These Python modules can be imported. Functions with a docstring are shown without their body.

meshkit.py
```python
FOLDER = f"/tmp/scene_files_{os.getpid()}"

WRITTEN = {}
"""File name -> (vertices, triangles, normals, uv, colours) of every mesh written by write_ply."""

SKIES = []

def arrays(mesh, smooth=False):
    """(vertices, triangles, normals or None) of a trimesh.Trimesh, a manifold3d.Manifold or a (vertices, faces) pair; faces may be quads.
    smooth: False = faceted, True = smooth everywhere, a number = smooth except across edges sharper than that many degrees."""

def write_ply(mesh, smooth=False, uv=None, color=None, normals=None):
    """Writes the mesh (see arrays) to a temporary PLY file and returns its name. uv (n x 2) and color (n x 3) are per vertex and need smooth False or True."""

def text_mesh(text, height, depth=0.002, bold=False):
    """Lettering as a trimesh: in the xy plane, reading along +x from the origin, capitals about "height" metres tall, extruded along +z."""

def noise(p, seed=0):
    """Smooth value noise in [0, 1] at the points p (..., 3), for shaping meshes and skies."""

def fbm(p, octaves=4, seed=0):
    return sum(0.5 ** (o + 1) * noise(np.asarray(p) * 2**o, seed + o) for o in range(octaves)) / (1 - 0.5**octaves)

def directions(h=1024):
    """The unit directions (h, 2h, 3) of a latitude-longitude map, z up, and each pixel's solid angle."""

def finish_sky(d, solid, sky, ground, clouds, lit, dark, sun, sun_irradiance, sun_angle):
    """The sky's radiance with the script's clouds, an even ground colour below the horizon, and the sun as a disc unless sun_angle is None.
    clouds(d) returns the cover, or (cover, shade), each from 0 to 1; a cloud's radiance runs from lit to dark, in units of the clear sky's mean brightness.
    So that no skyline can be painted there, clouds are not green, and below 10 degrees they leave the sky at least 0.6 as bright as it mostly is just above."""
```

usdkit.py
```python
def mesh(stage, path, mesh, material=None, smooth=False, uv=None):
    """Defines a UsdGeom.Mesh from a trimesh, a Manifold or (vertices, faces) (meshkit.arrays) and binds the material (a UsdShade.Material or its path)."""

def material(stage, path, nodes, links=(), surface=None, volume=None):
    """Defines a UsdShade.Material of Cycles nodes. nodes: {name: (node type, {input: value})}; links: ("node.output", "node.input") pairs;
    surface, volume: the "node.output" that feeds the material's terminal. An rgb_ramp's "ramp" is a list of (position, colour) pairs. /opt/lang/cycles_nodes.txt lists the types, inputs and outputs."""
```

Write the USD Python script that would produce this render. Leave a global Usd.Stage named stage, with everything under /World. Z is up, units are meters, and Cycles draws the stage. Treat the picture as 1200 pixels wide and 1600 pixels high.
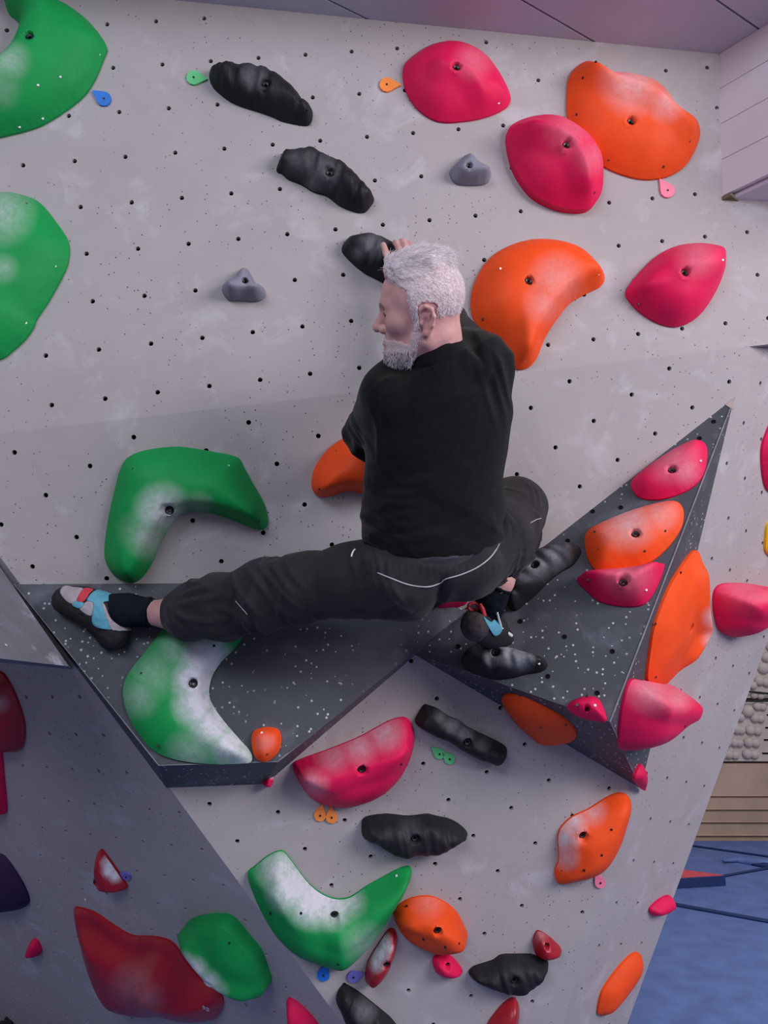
import math, numpy as np, trimesh, usdkit, meshkit
from pxr import Usd, UsdGeom, UsdLux, Gf, Sdf, Vt
from shapely.geometry import Polygon, Point
from shapely import contains_xy
from scipy.spatial import Delaunay, cKDTree

stage = Usd.Stage.CreateInMemory()
UsdGeom.SetStageUpAxis(stage, UsdGeom.Tokens.z)
UsdGeom.SetStageMetersPerUnit(stage, 1.0)
stage.SetDefaultPrim(UsdGeom.Xform.Define(stage, '/World').GetPrim())
UsdGeom.Scope.Define(stage, '/World/Looks')

# ------------------------------------------------------------------ camera
CZ, PITCH, F = 1.70, math.radians(11.0), 1200.0
CAM = np.array([0, 0, CZ])
RIGHT, FWD, UP = np.array([1., 0, 0]), np.array([0, math.cos(PITCH), math.sin(PITCH)]), np.array([0, -math.sin(PITCH), math.cos(PITCH)])
cam = UsdGeom.Camera.Define(stage, '/World/camera')
cam.AddTransformOp().Set(Gf.Matrix4d(*RIGHT, 0, *UP, 0, *(-FWD), 0, *CAM, 1))
cam.CreateHorizontalApertureAttr(24.0); cam.CreateVerticalApertureAttr(32.0); cam.CreateFocalLengthAttr(24.0)
cam.CreateClippingRangeAttr(Gf.Vec2f(0.05, 100)); cam.CreateExposureAttr(-0.5)

# ------------------------------------------------------------------ light: lamps of the hall, an added fill lamp, room glow
def rect_light(name, pos, target, w, h, power, color):
    l = UsdLux.RectLight.Define(stage, '/World/' + name)
    l.CreateWidthAttr(w); l.CreateHeightAttr(h); l.CreateIntensityAttr(power); l.CreateColorAttr(Gf.Vec3f(*color)); l.CreateNormalizeAttr(True)
    pos, target = np.array(pos, float), np.array(target, float)
    z = pos - target; z /= np.linalg.norm(z); x = np.cross([0, 0, 1], z); x /= np.linalg.norm(x); y = np.cross(z, x)
    l.AddTransformOp().Set(Gf.Matrix4d(*x, 0, *y, 0, *z, 0, *pos, 1))
rect_light('hall_lamp', (3.7, -0.7, 3.3), (0.2, 2.2, 1.6), 2.4, 1.6, 80, (1.0, .975, .98))
rect_light('hall_lamp_001', (-1.5, -2.4, 4.2), (0.0, 2.2, 1.6), 2.6, 1.4, 46, (.80, .88, 1.0))  # unseen fill, added to brighten the face and tint the shaded panel blue
rect_light('hall_lamp_002', (3.6, 4.2, 4.2), (2.6, 5.4, 0.2), 1.6, 0.6, 34, (.95, .97, 1.0))
dome = UsdLux.DomeLight.Define(stage, '/World/room_glow')
dome.CreateIntensityAttr(0.12); dome.CreateColorAttr(Gf.Vec3f(.86, .86, 1.0))

# ------------------------------------------------------------------ projection helpers
def rays(p):
    p = np.atleast_2d(np.asarray(p, float)); return np.stack([(p[:, 0] - 600) / F, (800 - p[:, 1]) / F, np.ones(len(p))], 1)
def to_world(c):
    c = np.atleast_2d(c); return CAM + c[:, :1] * RIGHT + c[:, 1:2] * UP + c[:, 2:] * FWD
def P(x, y, z): return to_world(rays((x, y)) * z)[0]
def linem(p0, p1):
    m = np.cross(rays(p0)[0], rays(p1)[0]); return m / np.linalg.norm(m)
class Plane:
    """A real flat surface: n.X = 1 in camera axes, with a 2-D frame of metres on it."""
    def __init__(s, n, origin):
        s.n = np.asarray(n, float); s.o = s.at(origin)[0]
        nw = s.n[0] * RIGHT + s.n[1] * UP + s.n[2] * FWD; s.out = -nw / np.linalg.norm(nw)
        s.u = RIGHT - s.out * (RIGHT @ s.out); s.u /= np.linalg.norm(s.u); s.v = np.cross(s.out, s.u)
    def cam(s, p):
        r = rays(p); return r / (r @ s.n)[:, None]
    def at(s, p): return to_world(s.cam(p))
    def uv(s, p):
        d = s.at(p) - s.o; return np.stack([d @ s.u, d @ s.v], 1)
    def xyz(s, uv, h=0.0):
        uv = np.atleast_2d(uv); return s.o + uv[:, :1] * s.u + uv[:, 1:2] * s.v + np.reshape(h, (-1, 1)) * s.out
def plane3(a, b, c, origin):
    """plane through three camera-space points"""
    return Plane(np.linalg.solve(np.stack([a, b, c]), np.ones(3)), origin)

nU = np.array([-0.05058392, -0.06826708, 0.46905309])
mc = linem((0, 678), (1200, 538)); mc *= np.sign(mc[1]); nL = nU + .1 * mc
mR = linem((880, 1600), (1170, 541)); mR *= np.sign(mR[0]); nR = nL - .47 * mR
mG = linem((33, 915), (535, 1600)); mG *= -np.sign(mG[0]); nG = nL - .57 * mG
WU, WL, WR, WG = Plane(nU, (600, 400)), Plane(nL, (600, 1100)), Plane(nR, (1060, 1200)), Plane(nG, (150, 1350))

# ------------------------------------------------------------------ naming
used = {}
def numbered(path):
    k = used.get(path, -1) + 1; used[path] = k
    return path if k == 0 else f'{path}_{k:03d}'
def tag(prim, label=None, cat=None, group=None, kind=None):
    for k, v in (('label', label), ('category', cat), ('group', group), ('kind', kind)):
        if v: prim.SetCustomDataByKey(k, v)
    return prim
LOC = {}
def base(prim):
    """world position of the thing a prim belongs to"""
    p = str(prim.GetPath()).split('/')[2]; return LOC.get(p, np.zeros(3))
def thing(name, label, cat, loc, group=None):
    path = numbered('/World/' + name); x = UsdGeom.Xform.Define(stage, path); x.AddTranslateOp().Set(Gf.Vec3d(*map(float, loc)))
    LOC[path.split('/')[2]] = np.asarray(loc, float); return tag(x.GetPrim(), label, cat, group)
def part(name, mesh, mat, parent=None, smooth=35, label=None, kind=None, chalk=None):
    """one Mesh prim; mesh in world metres, stored relative to its thing"""
    path = numbered((str(parent.GetPath()) if parent else '/World') + '/' + name)
    v, f, n = meshkit.arrays(mesh, smooth)
    off = base(parent) if parent else np.zeros(3)
    m = UsdGeom.Mesh.Define(stage, path)
    m.CreatePointsAttr(Vt.Vec3fArray.FromNumpy((v - off).astype(np.float32)))
    m.CreateFaceVertexCountsAttr(Vt.IntArray.FromNumpy(np.full(len(f), 3, np.int32)))
    m.CreateFaceVertexIndicesAttr(Vt.IntArray.FromNumpy(f.astype(np.int32).ravel()))
    m.CreateSubdivisionSchemeAttr('none')
    if n is not None:
        m.CreateNormalsAttr(Vt.Vec3fArray.FromNumpy(n.astype(np.float32))); m.SetNormalsInterpolation('vertex')
    if chalk is not None:
        UsdGeom.PrimvarsAPI(m).CreatePrimvar('chalk', Sdf.ValueTypeNames.FloatArray, 'vertex').Set(Vt.FloatArray.FromNumpy(np.asarray(chalk, np.float32)))
    usdkit.UsdShade.MaterialBindingAPI.Apply(m.GetPrim()).Bind(M[mat])
    return tag(m.GetPrim(), label, None, None, kind)

# ------------------------------------------------------------------ materials
M = {}
def lin(c): return tuple((x / 12.92 if x <= .04045 else ((x + .055) / 1.055) ** 2.4) for x in (np.array(c, float) / 255))
def simple(name, rgb, rough=.5, spec=.5, var=.08, scale=30, bump=0., bscale=200, metal=0., sheen=0., sss=0.):
    c = np.array(lin(rgb))
    nodes = {'g': ('geometry', {}), 'n': ('noise_texture', {'scale': scale, 'detail': 4.0}),
             'r': ('rgb_ramp', {'ramp': [(.3, tuple(c * (1 - var))), (.7, tuple(np.minimum(c * (1 + var), 1)))]}),
             'p': ('principled_bsdf', {'roughness': rough, 'specular_ior_level': spec, 'metallic': metal, 'sheen_weight': sheen})}
    links = [('g.position', 'n.vector'), ('n.fac', 'r.fac'), ('r.color', 'p.base_color')]
    if bump:
        nodes['n2'] = ('noise_texture', {'scale': bscale, 'detail': 3.0}); nodes['b'] = ('bump', {'strength': bump, 'distance': .002})
        links += [('g.position', 'n2.vector'), ('n2.fac', 'b.height'), ('b.normal', 'p.normal')]
    if sss:
        nodes['p'][1].update({'subsurface_weight': sss, 'subsurface_scale': .01})
    M[name] = usdkit.material(stage, '/World/Looks/' + name, nodes, links, surface='p.BSDF')
def chalked(name, rgb, rough=.58, white=(214, 210, 222), var=.06, bump=.15, bscale=260, spec=.22):
    """cast plastic that carries rubbed-on chalk where the mesh's chalk attribute says so"""
    c = np.array(lin(rgb))
    nodes = {'g': ('geometry', {}), 'n': ('noise_texture', {'scale': 14., 'detail': 4.}), 'n3': ('noise_texture', {'scale': 60., 'detail': 6., 'roughness': .7}),
             'r': ('rgb_ramp', {'ramp': [(.3, tuple(c * (1 - var))), (.7, tuple(np.minimum(c * (1 + var), 1)))]}),
             'a': ('attribute', {}), 'm1': ('math', {'math_type': 'multiply_add', 'value2': 1.7, 'value3': -.88}),
             'm2': ('math', {'math_type': 'multiply'}), 'm3': ('math', {'math_type': 'add', 'use_clamp': True}),
             'mix': ('mix_color', {'b': lin(white)}), 'n2': ('noise_texture', {'scale': bscale, 'detail': 3.}), 'b': ('bump', {'strength': bump, 'distance': .002}),
             'rr': ('math', {'math_type': 'multiply_add', 'value2': .4, 'value3': rough, 'use_clamp': True}),
             'p': ('principled_bsdf', {'specular_ior_level': spec})}
    links = [('g.position', 'n.vector'), ('g.position', 'n3.vector'), ('g.position', 'n2.vector'), ('n.fac', 'r.fac'), ('r.color', 'mix.a'),
             ('n3.fac', 'm1.value1'), ('m1.value', 'm2.value1'), ('a.fac', 'm2.value2'), ('m2.value', 'm3.value1'), ('a.fac', 'm3.value2'),
             ('m3.value', 'mix.fac'), ('mix.result', 'p.base_color'), ('n2.fac', 'b.height'), ('b.normal', 'p.normal'), ('m3.value', 'rr.value1'), ('rr.value', 'p.roughness')]
    m = M[name] = usdkit.material(stage, '/World/Looks/' + name, nodes, links, surface='p.BSDF')
    usdkit.UsdShade.Shader.Get(stage, f'/World/Looks/{name}/a').CreateInput('attribute', Sdf.ValueTypeNames.String).Set('chalk')
def specked(name, rgb, dot, dscale, dsize, keep, rough, smear, smear_rgb, mask_scale=3., bump=.2, bscale=350, var=.1, mask=(.45, .6)):
    """paint with small dots (screw marks / chipped spots) in drifts, and faint chalk smears"""
    c = np.array(lin(rgb))
    nodes = {'g': ('geometry', {}), 'v': ('voronoi_texture', {'scale': dscale, 'randomness': 1.0}),
             'lt': ('math', {'math_type': 'less_than', 'value2': dsize}), 'sc': ('separate_color', {}), 'kp': ('math', {'math_type': 'less_than', 'value2': keep}),
             'mk': ('noise_texture', {'scale': mask_scale, 'detail': 2.}), 'mr': ('rgb_ramp', {'ramp': [(mask[0], (0, 0, 0)), (mask[1], (1, 1, 1))]}),
             'a1': ('math', {'math_type': 'multiply'}), 'a2': ('math', {'math_type': 'multiply'}),
             'n': ('noise_texture', {'scale': 5., 'detail': 6., 'roughness': .65}), 'r': ('rgb_ramp', {'ramp': [(.3, tuple(c * (1 - var))), (.7, tuple(np.minimum(c * (1 + var), 1)))]}),
             's': ('noise_texture', {'scale': 7., 'detail': 5., 'roughness': .6, 'distortion': .6}), 'sr': ('rgb_ramp', {'ramp': [(.56, (0, 0, 0)), (.78, (smear,) * 3)]}),
             'x1': ('mix_color', {'b': lin(smear_rgb)}), 'x2': ('mix_color', {'b': lin(dot)}),
             'n2': ('noise_texture', {'scale': bscale, 'detail': 3.}), 'b': ('bump', {'strength': bump, 'distance': .0015}), 'p': ('principled_bsdf', {'roughness': rough, 'specular_ior_level': .35})}
    links = [('g.position', 'v.vector'), ('g.position', 'mk.vector'), ('g.position', 'n.vector'), ('g.position', 's.vector'), ('g.position', 'n2.vector'),
             ('v.distance', 'lt.value1'), ('v.color', 'sc.color'), ('sc.r', 'kp.value1'), ('lt.value', 'a1.value1'), ('kp.value', 'a1.value2'),
             ('mk.fac', 'mr.fac'), ('mr.color', 'a2.value2'), ('a1.value', 'a2.value1'), ('n.fac', 'r.fac'), ('s.fac', 'sr.fac'),
             ('r.color', 'x1.a'), ('sr.color', 'x1.fac'), ('x1.result', 'x2.a'), ('a2.value', 'x2.fac'), ('x2.result', 'p.base_color'), ('n2.fac', 'b.height'), ('b.normal', 'p.normal')]
    M[name] = usdkit.material(stage, '/World/Looks/' + name, nodes, links, surface='p.BSDF')

specked('wall_paint', (168, 159, 163), (84, 72, 74), 58., .115, .55, .8, .5, (206, 200, 212), 2.6, .12, 300, .05, (.36, .52))
specked('volume_paint', (70, 72, 82), (186, 184, 192), 64., .21, .50, .55, .5, (130, 130, 146), 3.4, .5, 420, .14, (.36, .50))
specked('volume_chalky', (112, 112, 124), (206, 204, 212), 50., .18, .30, .6, .95, (206, 206, 220), 3.0, .5, 420, .2, (.5, .56))
simple('beam_paint', (214, 204, 214), .8, .3, .05, 4, .1)
simple('ceiling_paint', (186, 182, 202), .8, .3, .05, 4, .1)
simple('dark_gap', (20, 18, 20), .9, .1)
simple('edge_ply', (120, 104, 88), .8, .2)
for nm, col in dict(hold_green=(20, 146, 74), hold_pink=(222, 20, 82), hold_orange=(240, 78, 26), hold_purple=(52, 32, 66), hold_yellow=(238, 188, 30)).items():
    chalked(nm, col)
chalked('hold_red', (160, 18, 36), .34, spec=.5)
chalked('hold_gray', (132, 130, 146), .7)
chalked('hold_black', (34, 33, 37), .55, (150, 150, 162), .2, .4, 180)
chalked('hold_white', (206, 196, 208), .6)
for nm, col in dict(tag_green=(96, 196, 124), tag_blue=(22, 108, 206), tag_orange=(244, 136, 60), tag_pink=(244, 128, 158), tag_lilac=(116, 112, 200)).items():
    simple(nm, col, .5)
simple('steel', (150, 146, 150), .35, .5, .1, 40, 0, metal=1.)
simple('dark_steel', (58, 54, 56), .4, .5, .1, 40, 0, metal=.8)
simple('screw_white', (226, 222, 226), .4)
simple('skin', (206, 152, 150), .55, .35, .12, 30, .12, 500, sss=.12)
simple('lip', (136, 76, 80), .5)
simple('eye_white', (206, 200, 198), .25)
simple('eye_dark', (40, 34, 34), .2)
simple('sweater', (15, 14, 18), .95, .15, .18, 60, .35, 900, sheen=.12)
simple('trouser', (38, 35, 40), .85, .25, .10, 40, .2, 900, sheen=.08)
simple('undershirt', (70, 65, 76), .9, .2, .08, 60, .2, 900)
simple('sock', (22, 26, 36), .95, .1, .1, 80, .3, 800)
simple('piping_gray', (170, 164, 176), .6)
simple('heel_rubber', (66, 58, 62), .7, .3, .15, 50, .2, 400)
simple('rubber', (38, 35, 38), .7, .3, .15, 50, .2, 400)
simple('shoe_gray', (166, 154, 162), .8, .2, .08, 60, .2, 700)
simple('shoe_blue', (92, 158, 182), .75, .2, .10, 60, .2, 700)
simple('shoe_red', (196, 62, 76), .7, .2, .14, 300)
chalked('hair_shell', (196, 150, 150), .6, (232, 224, 230), .1, .3, 300, .25)
chalked('beard_shell', (200, 148, 148), .6, (196, 182, 190), .1, .3, 300, .25)
simple('hair_gray', (228, 218, 224), .6, .3, .14, 60)
simple('beard_dark', (92, 84, 92), .6, .2, .2, 90)
simple('beard_gray', (150, 124, 126), .7, .25, .22, 90)
simple('mat_blue', (92, 114, 170), .6, .35, .16, 7, .3, 12)
simple('mat_dark', (24, 46, 98), .6)
simple('mat_red', (212, 76, 88), .6)
simple('wood', (176, 148, 132), .7, .3, .14, 3)
simple('board', (190, 174, 168), .75, .3, .06, 6)
simple('cable', (20, 18, 20), .6)

# ------------------------------------------------------------------ mesh helpers
def catmull(pts, closed=True, n=8):
    p = np.asarray(pts, float); N = len(p); out = []
    for i in range(N if closed else N - 1):
        p0, p1, p2, p3 = (p[(i - 1) % N], p[i], p[(i + 1) % N], p[(i + 2) % N]) if closed else (p[max(i - 1, 0)], p[i], p[i + 1], p[min(i + 2, N - 1)])
        t = np.linspace(0, 1, n, endpoint=False)[:, None]
        out.append(.5 * (2 * p1 + (p2 - p0) * t + (2 * p0 - 5 * p1 + 4 * p2 - p3) * t ** 2 + (3 * p1 - p0 - 3 * p2 + p3) * t ** 3))
    if not closed: out.append(p[-1:])
    return np.vstack(out)
def tube(pts, r, sides=8, closed=False, flat=None):
    """round bar along a line; r a number or one per point; flat (axis, factor) squashes the section"""
    p = np.asarray(pts, float); N = len(p); r = np.broadcast_to(np.asarray(r, float), N)
    t = np.roll(p, -1, 0) - np.roll(p, 1, 0) if closed else np.gradient(p, axis=0)
    t /= np.maximum(np.linalg.norm(t, axis=1, keepdims=True), 1e-9)
    ref = np.array([0, 0, 1.]) if abs(t[:, 2]).mean() < .8 else np.array([1., 0, 0])
    a = np.cross(t, ref); a /= np.linalg.norm(a, axis=1, keepdims=True); b = np.cross(t, a)
    th = np.arange(sides) / sides * 2 * np.pi
    off = np.cos(th)[None, :, None] * a[:, None] + np.sin(th)[None, :, None] * b[:, None]
    if flat is not None:
        ax = np.asarray(flat[0], float); ax /= np.linalg.norm(ax); off = off + ax * ((off @ ax)[..., None] * (flat[1] - 1))
    v = (p[:, None] + off * r[:, None, None]).reshape(-1, 3); f = []
    for i in range(N if closed else N - 1):
        j = (i + 1) % N
        for k in range(sides):
            l = (k + 1) % sides; f += [[i * sides + k, i * sides + l, j * sides + l], [i * sides + k, j * sides + l, j * sides + k]]
    if not closed:
        v = np.vstack([v, p[:1], p[-1:]]); m = N * sides
        for k in range(sides):
            l = (k + 1) % sides; f += [[m, k, l][::-1], [m + 1, (N - 1) * sides + k, (N - 1) * sides + l]]
    return fix(trimesh.Trimesh(v, np.array(f), process=False))
def fix(m):
    """turn the faces of a closed mesh outward"""
    if m.volume < 0: m.invert()
    return m
def box(c, size, axes=np.eye(3), bev=.0):
    """box with chamfered edges; axes rows are its directions"""
    s = np.array(size, float) / 2; b = min(bev, *(s * .9)) if bev else 0; pts = []
    for sx in (-1, 1):
        for sy in (-1, 1):
            for sz in (-1, 1):
                q = np.array([sx, sy, sz]) * s
                if b:
                    for k in range(3):
                        w = q - np.array([sx, sy, sz]) * b; w[k] = q[k]; pts.append(w)
                else: pts.append(q)
    m = trimesh.convex.convex_hull(np.array(pts)); m.vertices = np.asarray(c) + m.vertices @ np.asarray(axes)
    return fix(m)
def hull(pts): return fix(trimesh.convex.convex_hull(np.asarray(pts)))
def slab(plane, poly, t, h0=0.0):
    """polygon on a plane, t metres thick, its outer face h0 above the plane"""
    m = trimesh.creation.extrude_polygon(poly, t, engine='earcut')
    m.vertices = plane.xyz(m.vertices[:, :2], m.vertices[:, 2] - t + h0); return fix(m)
def cat(ms): return trimesh.util.concatenate(ms)

# ------------------------------------------------------------------ the setting: climbing wall panels with their bolt holes
def lattice(plane, pts, idx):
    X = plane.uv(pts); A = np.c_[np.ones(len(idx)), np.array(idx, float)]
    return np.linalg.lstsq(A, X, rcond=None)[0]
HR = .0068
def panel(name, plane, corners, lat, label, region=None, skip=()):
    poly = Polygon(plane.uv(corners)); r = 24
    ij = np.array([(i, j) for i in range(-r, r + 1) for j in range(-r, r + 1)], float)
    q = lat[0] + ij[:, :1] * lat[1] + ij[:, 1:] * lat[2]
    inner = poly.buffer(-.03) if region is None else poly.buffer(-.03).intersection(Polygon(plane.uv(region)))
    q = q[contains_xy(inner, q[:, 0], q[:, 1])]
    th = np.arange(10) / 10 * 2 * np.pi; ring = np.stack([np.cos(th), np.sin(th)], 1) * HR
    poly2 = Polygon(poly.exterior.coords, [list(map(tuple, c + ring)) for c in q])
    w = part(name, slab(plane, poly2, .018), 'wall_paint', smooth=False); tag(w, label, None, None, 'structure')
    ins = []
    for c in q:
        m = trimesh.creation.cylinder(HR * 1.25, .008, sections=10); m.vertices = plane.xyz(c + m.vertices[:, :2], m.vertices[:, 2] - .0165)
        ins.append(fix(m))
    part('threaded_insert', cat(ins), 'dark_gap', w, smooth=False, kind='stuff')
    return poly
Uh = [((196,245),0,0),((274,239),1,0),((351,233),2,0),((116,250),-1,0),((36,255),-2,0),((176,105),0,-2),((187,174),0,-1),((254,100),1,-2),((330,94),2,-2),((404,89),3,-2),((477,85),4,-2),((549,80),5,-2),((621,75),6,-2),((206,317),0,1),((216,388),0,2),((237,537),0,4),((247,612),0,5),((82,631),-2,5),((328,602),1,5),((426,227),3,0),((500,222),4,0),((573,215),5,0),((644,209),6,0),((716,203),7,0),((786,196),8,0),((585,284),5,1),((657,277),6,1),((449,368),3,2),((523,361),4,2),((596,353),5,2),((670,346),6,2),((742,338),7,2),((813,331),8,2),((883,324),9,2),((952,316),10,2),((1020,309),11,2),((1088,301),12,2),((965,384),10,3),((1036,376),11,3),((1103,368),12,3),((1170,361),13,3),((926,531),9,5),((854,539),8,5),((997,521),10,5),((1066,513),11,5),((1134,505),12,5)]
Lh = [((2,820),0,0),((70,775),1,0),((140,730),2,0),((208,685),3,0),((53,886),0,1),((119,840),1,1),((387,661),5,1),((167,903),1,2),((302,813),3,2),((346,878),3,3),((496,682),6,2),((432,725),5,2),((478,785),5,3),((410,834),4,3),((520,848),5,4),((642,1031),5,7),((580,1078),4,7),((682,1089),5,8),((661,1194),4,9),((890,595),11,4),((1047,576),13,5),((987,616),12,5),((829,636),10,4),((927,659),11,5),((867,699),10,5),((965,720),11,6),((805,742),9,5),((905,760),10,6),((1024,679),12,6),((1084,637),13,6),((1143,596),14,6),((434,1268),1,8),((539,1280),2,9),((477,1326),1,9),((580,1338),2,10),((519,1383),1,10),((680,1349),3,11),((701,1250),4,10),((740,1306),4,11),((777,1363),4,12),((718,1405),3,12),((756,1460),3,13),((638,1549),1,13),((736,1560),2,14),((329,1256),0,7),((372,1314),0,8)]
Rh = [((1063,1078),0,0),((1094,1090),1,0),((1122,1100),2,0),((1037,1143),0,1),((1067,1152),1,1),((1097,1161),2,1),((1125,1168),3,1),((1042,1217),1,2),((1072,1224),2,2),((1100,1229),3,2),((1015,1282),1,3),((1046,1286),2,3),((1076,1290),3,3),((990,1346),1,4),((1021,1348),2,4),((1051,1350),3,4),((963,1412),1,5),((996,1411),2,5),((938,1476),1,6),((971,1475),2,6),((1001,1473),3,6)]
Gh = [((70,1248),0,0),((108,1252),1,0),((148,1257),2,0),((190,1261),3,0),((234,1266),4,0),((32,1290),-1,1),((68,1295),0,1),((104,1299),1,1),((141,1304),2,1),((182,1310),3,1),((224,1315),4,1),((267,1321),5,1),((317,1328),6,1)]
def lat_of(pl, h): return lattice(pl, [a[0] for a in h], [a[1:] for a in h])
YB = 1650
panel('wall_upper', WU, [(-250, 707.2), (1170, 541.5), (1400, 514.7), (1400, 112), (-250, -51.6)], lat_of(WU, Uh), 'upper pale grey climbing wall panel with rows of bolt holes')
panel('wall_lower', WL, [(-129.6, 693), (1170, 541.5), (866.3, YB), (571.6, YB)], lat_of(WL, Lh), 'overhanging pale grey climbing wall panel below the crease')
panel('wall_right', WR, [(1170, 541.5), (1368, 541.5), (961.7, YB), (866.3, YB)], lat_of(WR, Rh), 'narrow pale grey wall panel turning away beside the blue mats')
panel('wall_left', WG, [(-129.6, 693), (571.6, YB), (-280, YB), (-280, 760)], lat_of(WG, Gh), 'shaded bluish grey overhanging wall panel turned from the lamps')
# small soffits closing the step between the upper panel and the panels that fold back below it
a = [WU.at((1170, 541.5))[0], WU.at((1400, 514.7))[0], WR.at((1368, 541.5))[0]]
tag(part('trim_1', hull(a + [p + np.array([0, .0, .012]) for p in a]), 'wall_paint', smooth=False), 'thin soffit closing the step under the upper panel', kind='structure')
a = [WU.at((-129.6, 693))[0], WU.at((-250, 707.2))[0], WG.at((-280, 760))[0]]
tag(part('trim_2', hull(a + [p + np.array([0, .0, .012]) for p in a]), 'wall_paint', smooth=False), 'thin soffit closing the step above the shaded panel', kind='structure')

# ceiling boards: plane through the wall's top line, running out towards the viewer
cl, cr = WU.at((-250, -51.6))[0], WU.at((1400, 112))[0]; cdir = (cr - cl) / np.linalg.norm(cr - cl)
cn = np.cross(cdir, [0, 1, .0]); cn *= np.sign(cn[2]); cn /= np.linalg.norm(cn); cf = np.cross(cdir, cn); cf *= -np.sign(cf[1])
ceil = part('ceiling', box((cl + cr) / 2 + cf * .27 + cn * .035, (np.linalg.norm(cr - cl), .58, .05), (cdir, cf, cn)), 'ceiling_paint', smooth=False)
tag(ceil, 'lilac grey boarded ceiling edge along the top of the wall', kind='structure')
def ceil_at(x, y):
    r = rays((x, y))[0]; rw = r[0] * RIGHT + r[1] * UP + r[2] * FWD; t = ((cl - CAM) @ cn) / (rw @ cn); return CAM + rw * t
seam = ceil_at(945, 75) - ceil_at(815, 0); seam /= np.linalg.norm(seam); bw = .30
sd = cdir - seam * (cdir @ seam); sd /= np.linalg.norm(sd); o = ceil_at(815, 0); zz = np.cross(sd, seam)
strip = Polygon([((p - o) @ sd, (p - o) @ seam) for p in (cl - cf * .02, cr - cf * .02, cr + cf * .55, cl + cf * .55)])
for k in range(-9, 4):
    g = strip.intersection(Polygon([(k * bw + .003, -3), (k * bw + bw - .003, -3), (k * bw + bw - .003, 3), (k * bw + .003, 3)]))
    if g.is_empty or g.area < .004: continue
    m = trimesh.creation.extrude_polygon(g, .012, engine='earcut'); v = m.vertices
    m.vertices = o + v[:, :1] * sd + v[:, 1:2] * seam + (.012 - v[:, 2:]) * cn
    part('board', fix(m), 'ceiling_paint', ceil, smooth=False)

# the boxed beam at the top corner: face towards the climber, underside below it
bt0, bt1 = WU.at((1127, 85))[0], ceil_at(1200, 40); bd = bt1 - bt0; bd[2] = 0; bd /= np.linalg.norm(bd)
b_low = WU.at((1130, 306))[0]
bx = np.cross(bd, [0, 0, 1.]); bx *= np.sign(bx[0]); hgt = bt0[2] - b_low[2]
cor = (bt0 + b_low) / 2
beam = part('trim_3', box(cor + bd * .30 + bx * .30, (.80, .57, hgt + .02), (bd, bx, np.array([0, 0, 1.])), .006), 'beam_paint', smooth=False)
tag(beam, 'lilac painted boxed beam at the top corner of the wall', kind='structure')
nb = 4
for k in range(nb):
    hh = hgt / nb; c = b_low + np.array([0, 0, hh * (k + .5)]) + bd * .33 + bx * .006
    part('plank', box(c, (.72, .014, hh - .0015), (bd, bx, np.array([0, 0, 1.])), .001), 'beam_paint', beam, smooth=False)
# ply core showing at the beam's lower corner
part('plywood_edge', box(b_low + bd * .012 + bx * .02 + np.array([0, 0, -.009]), (.03, .05, .012), (bd, bx, np.array([0, 0, 1.])), .001), 'edge_ply', beam, smooth=False)

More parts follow.
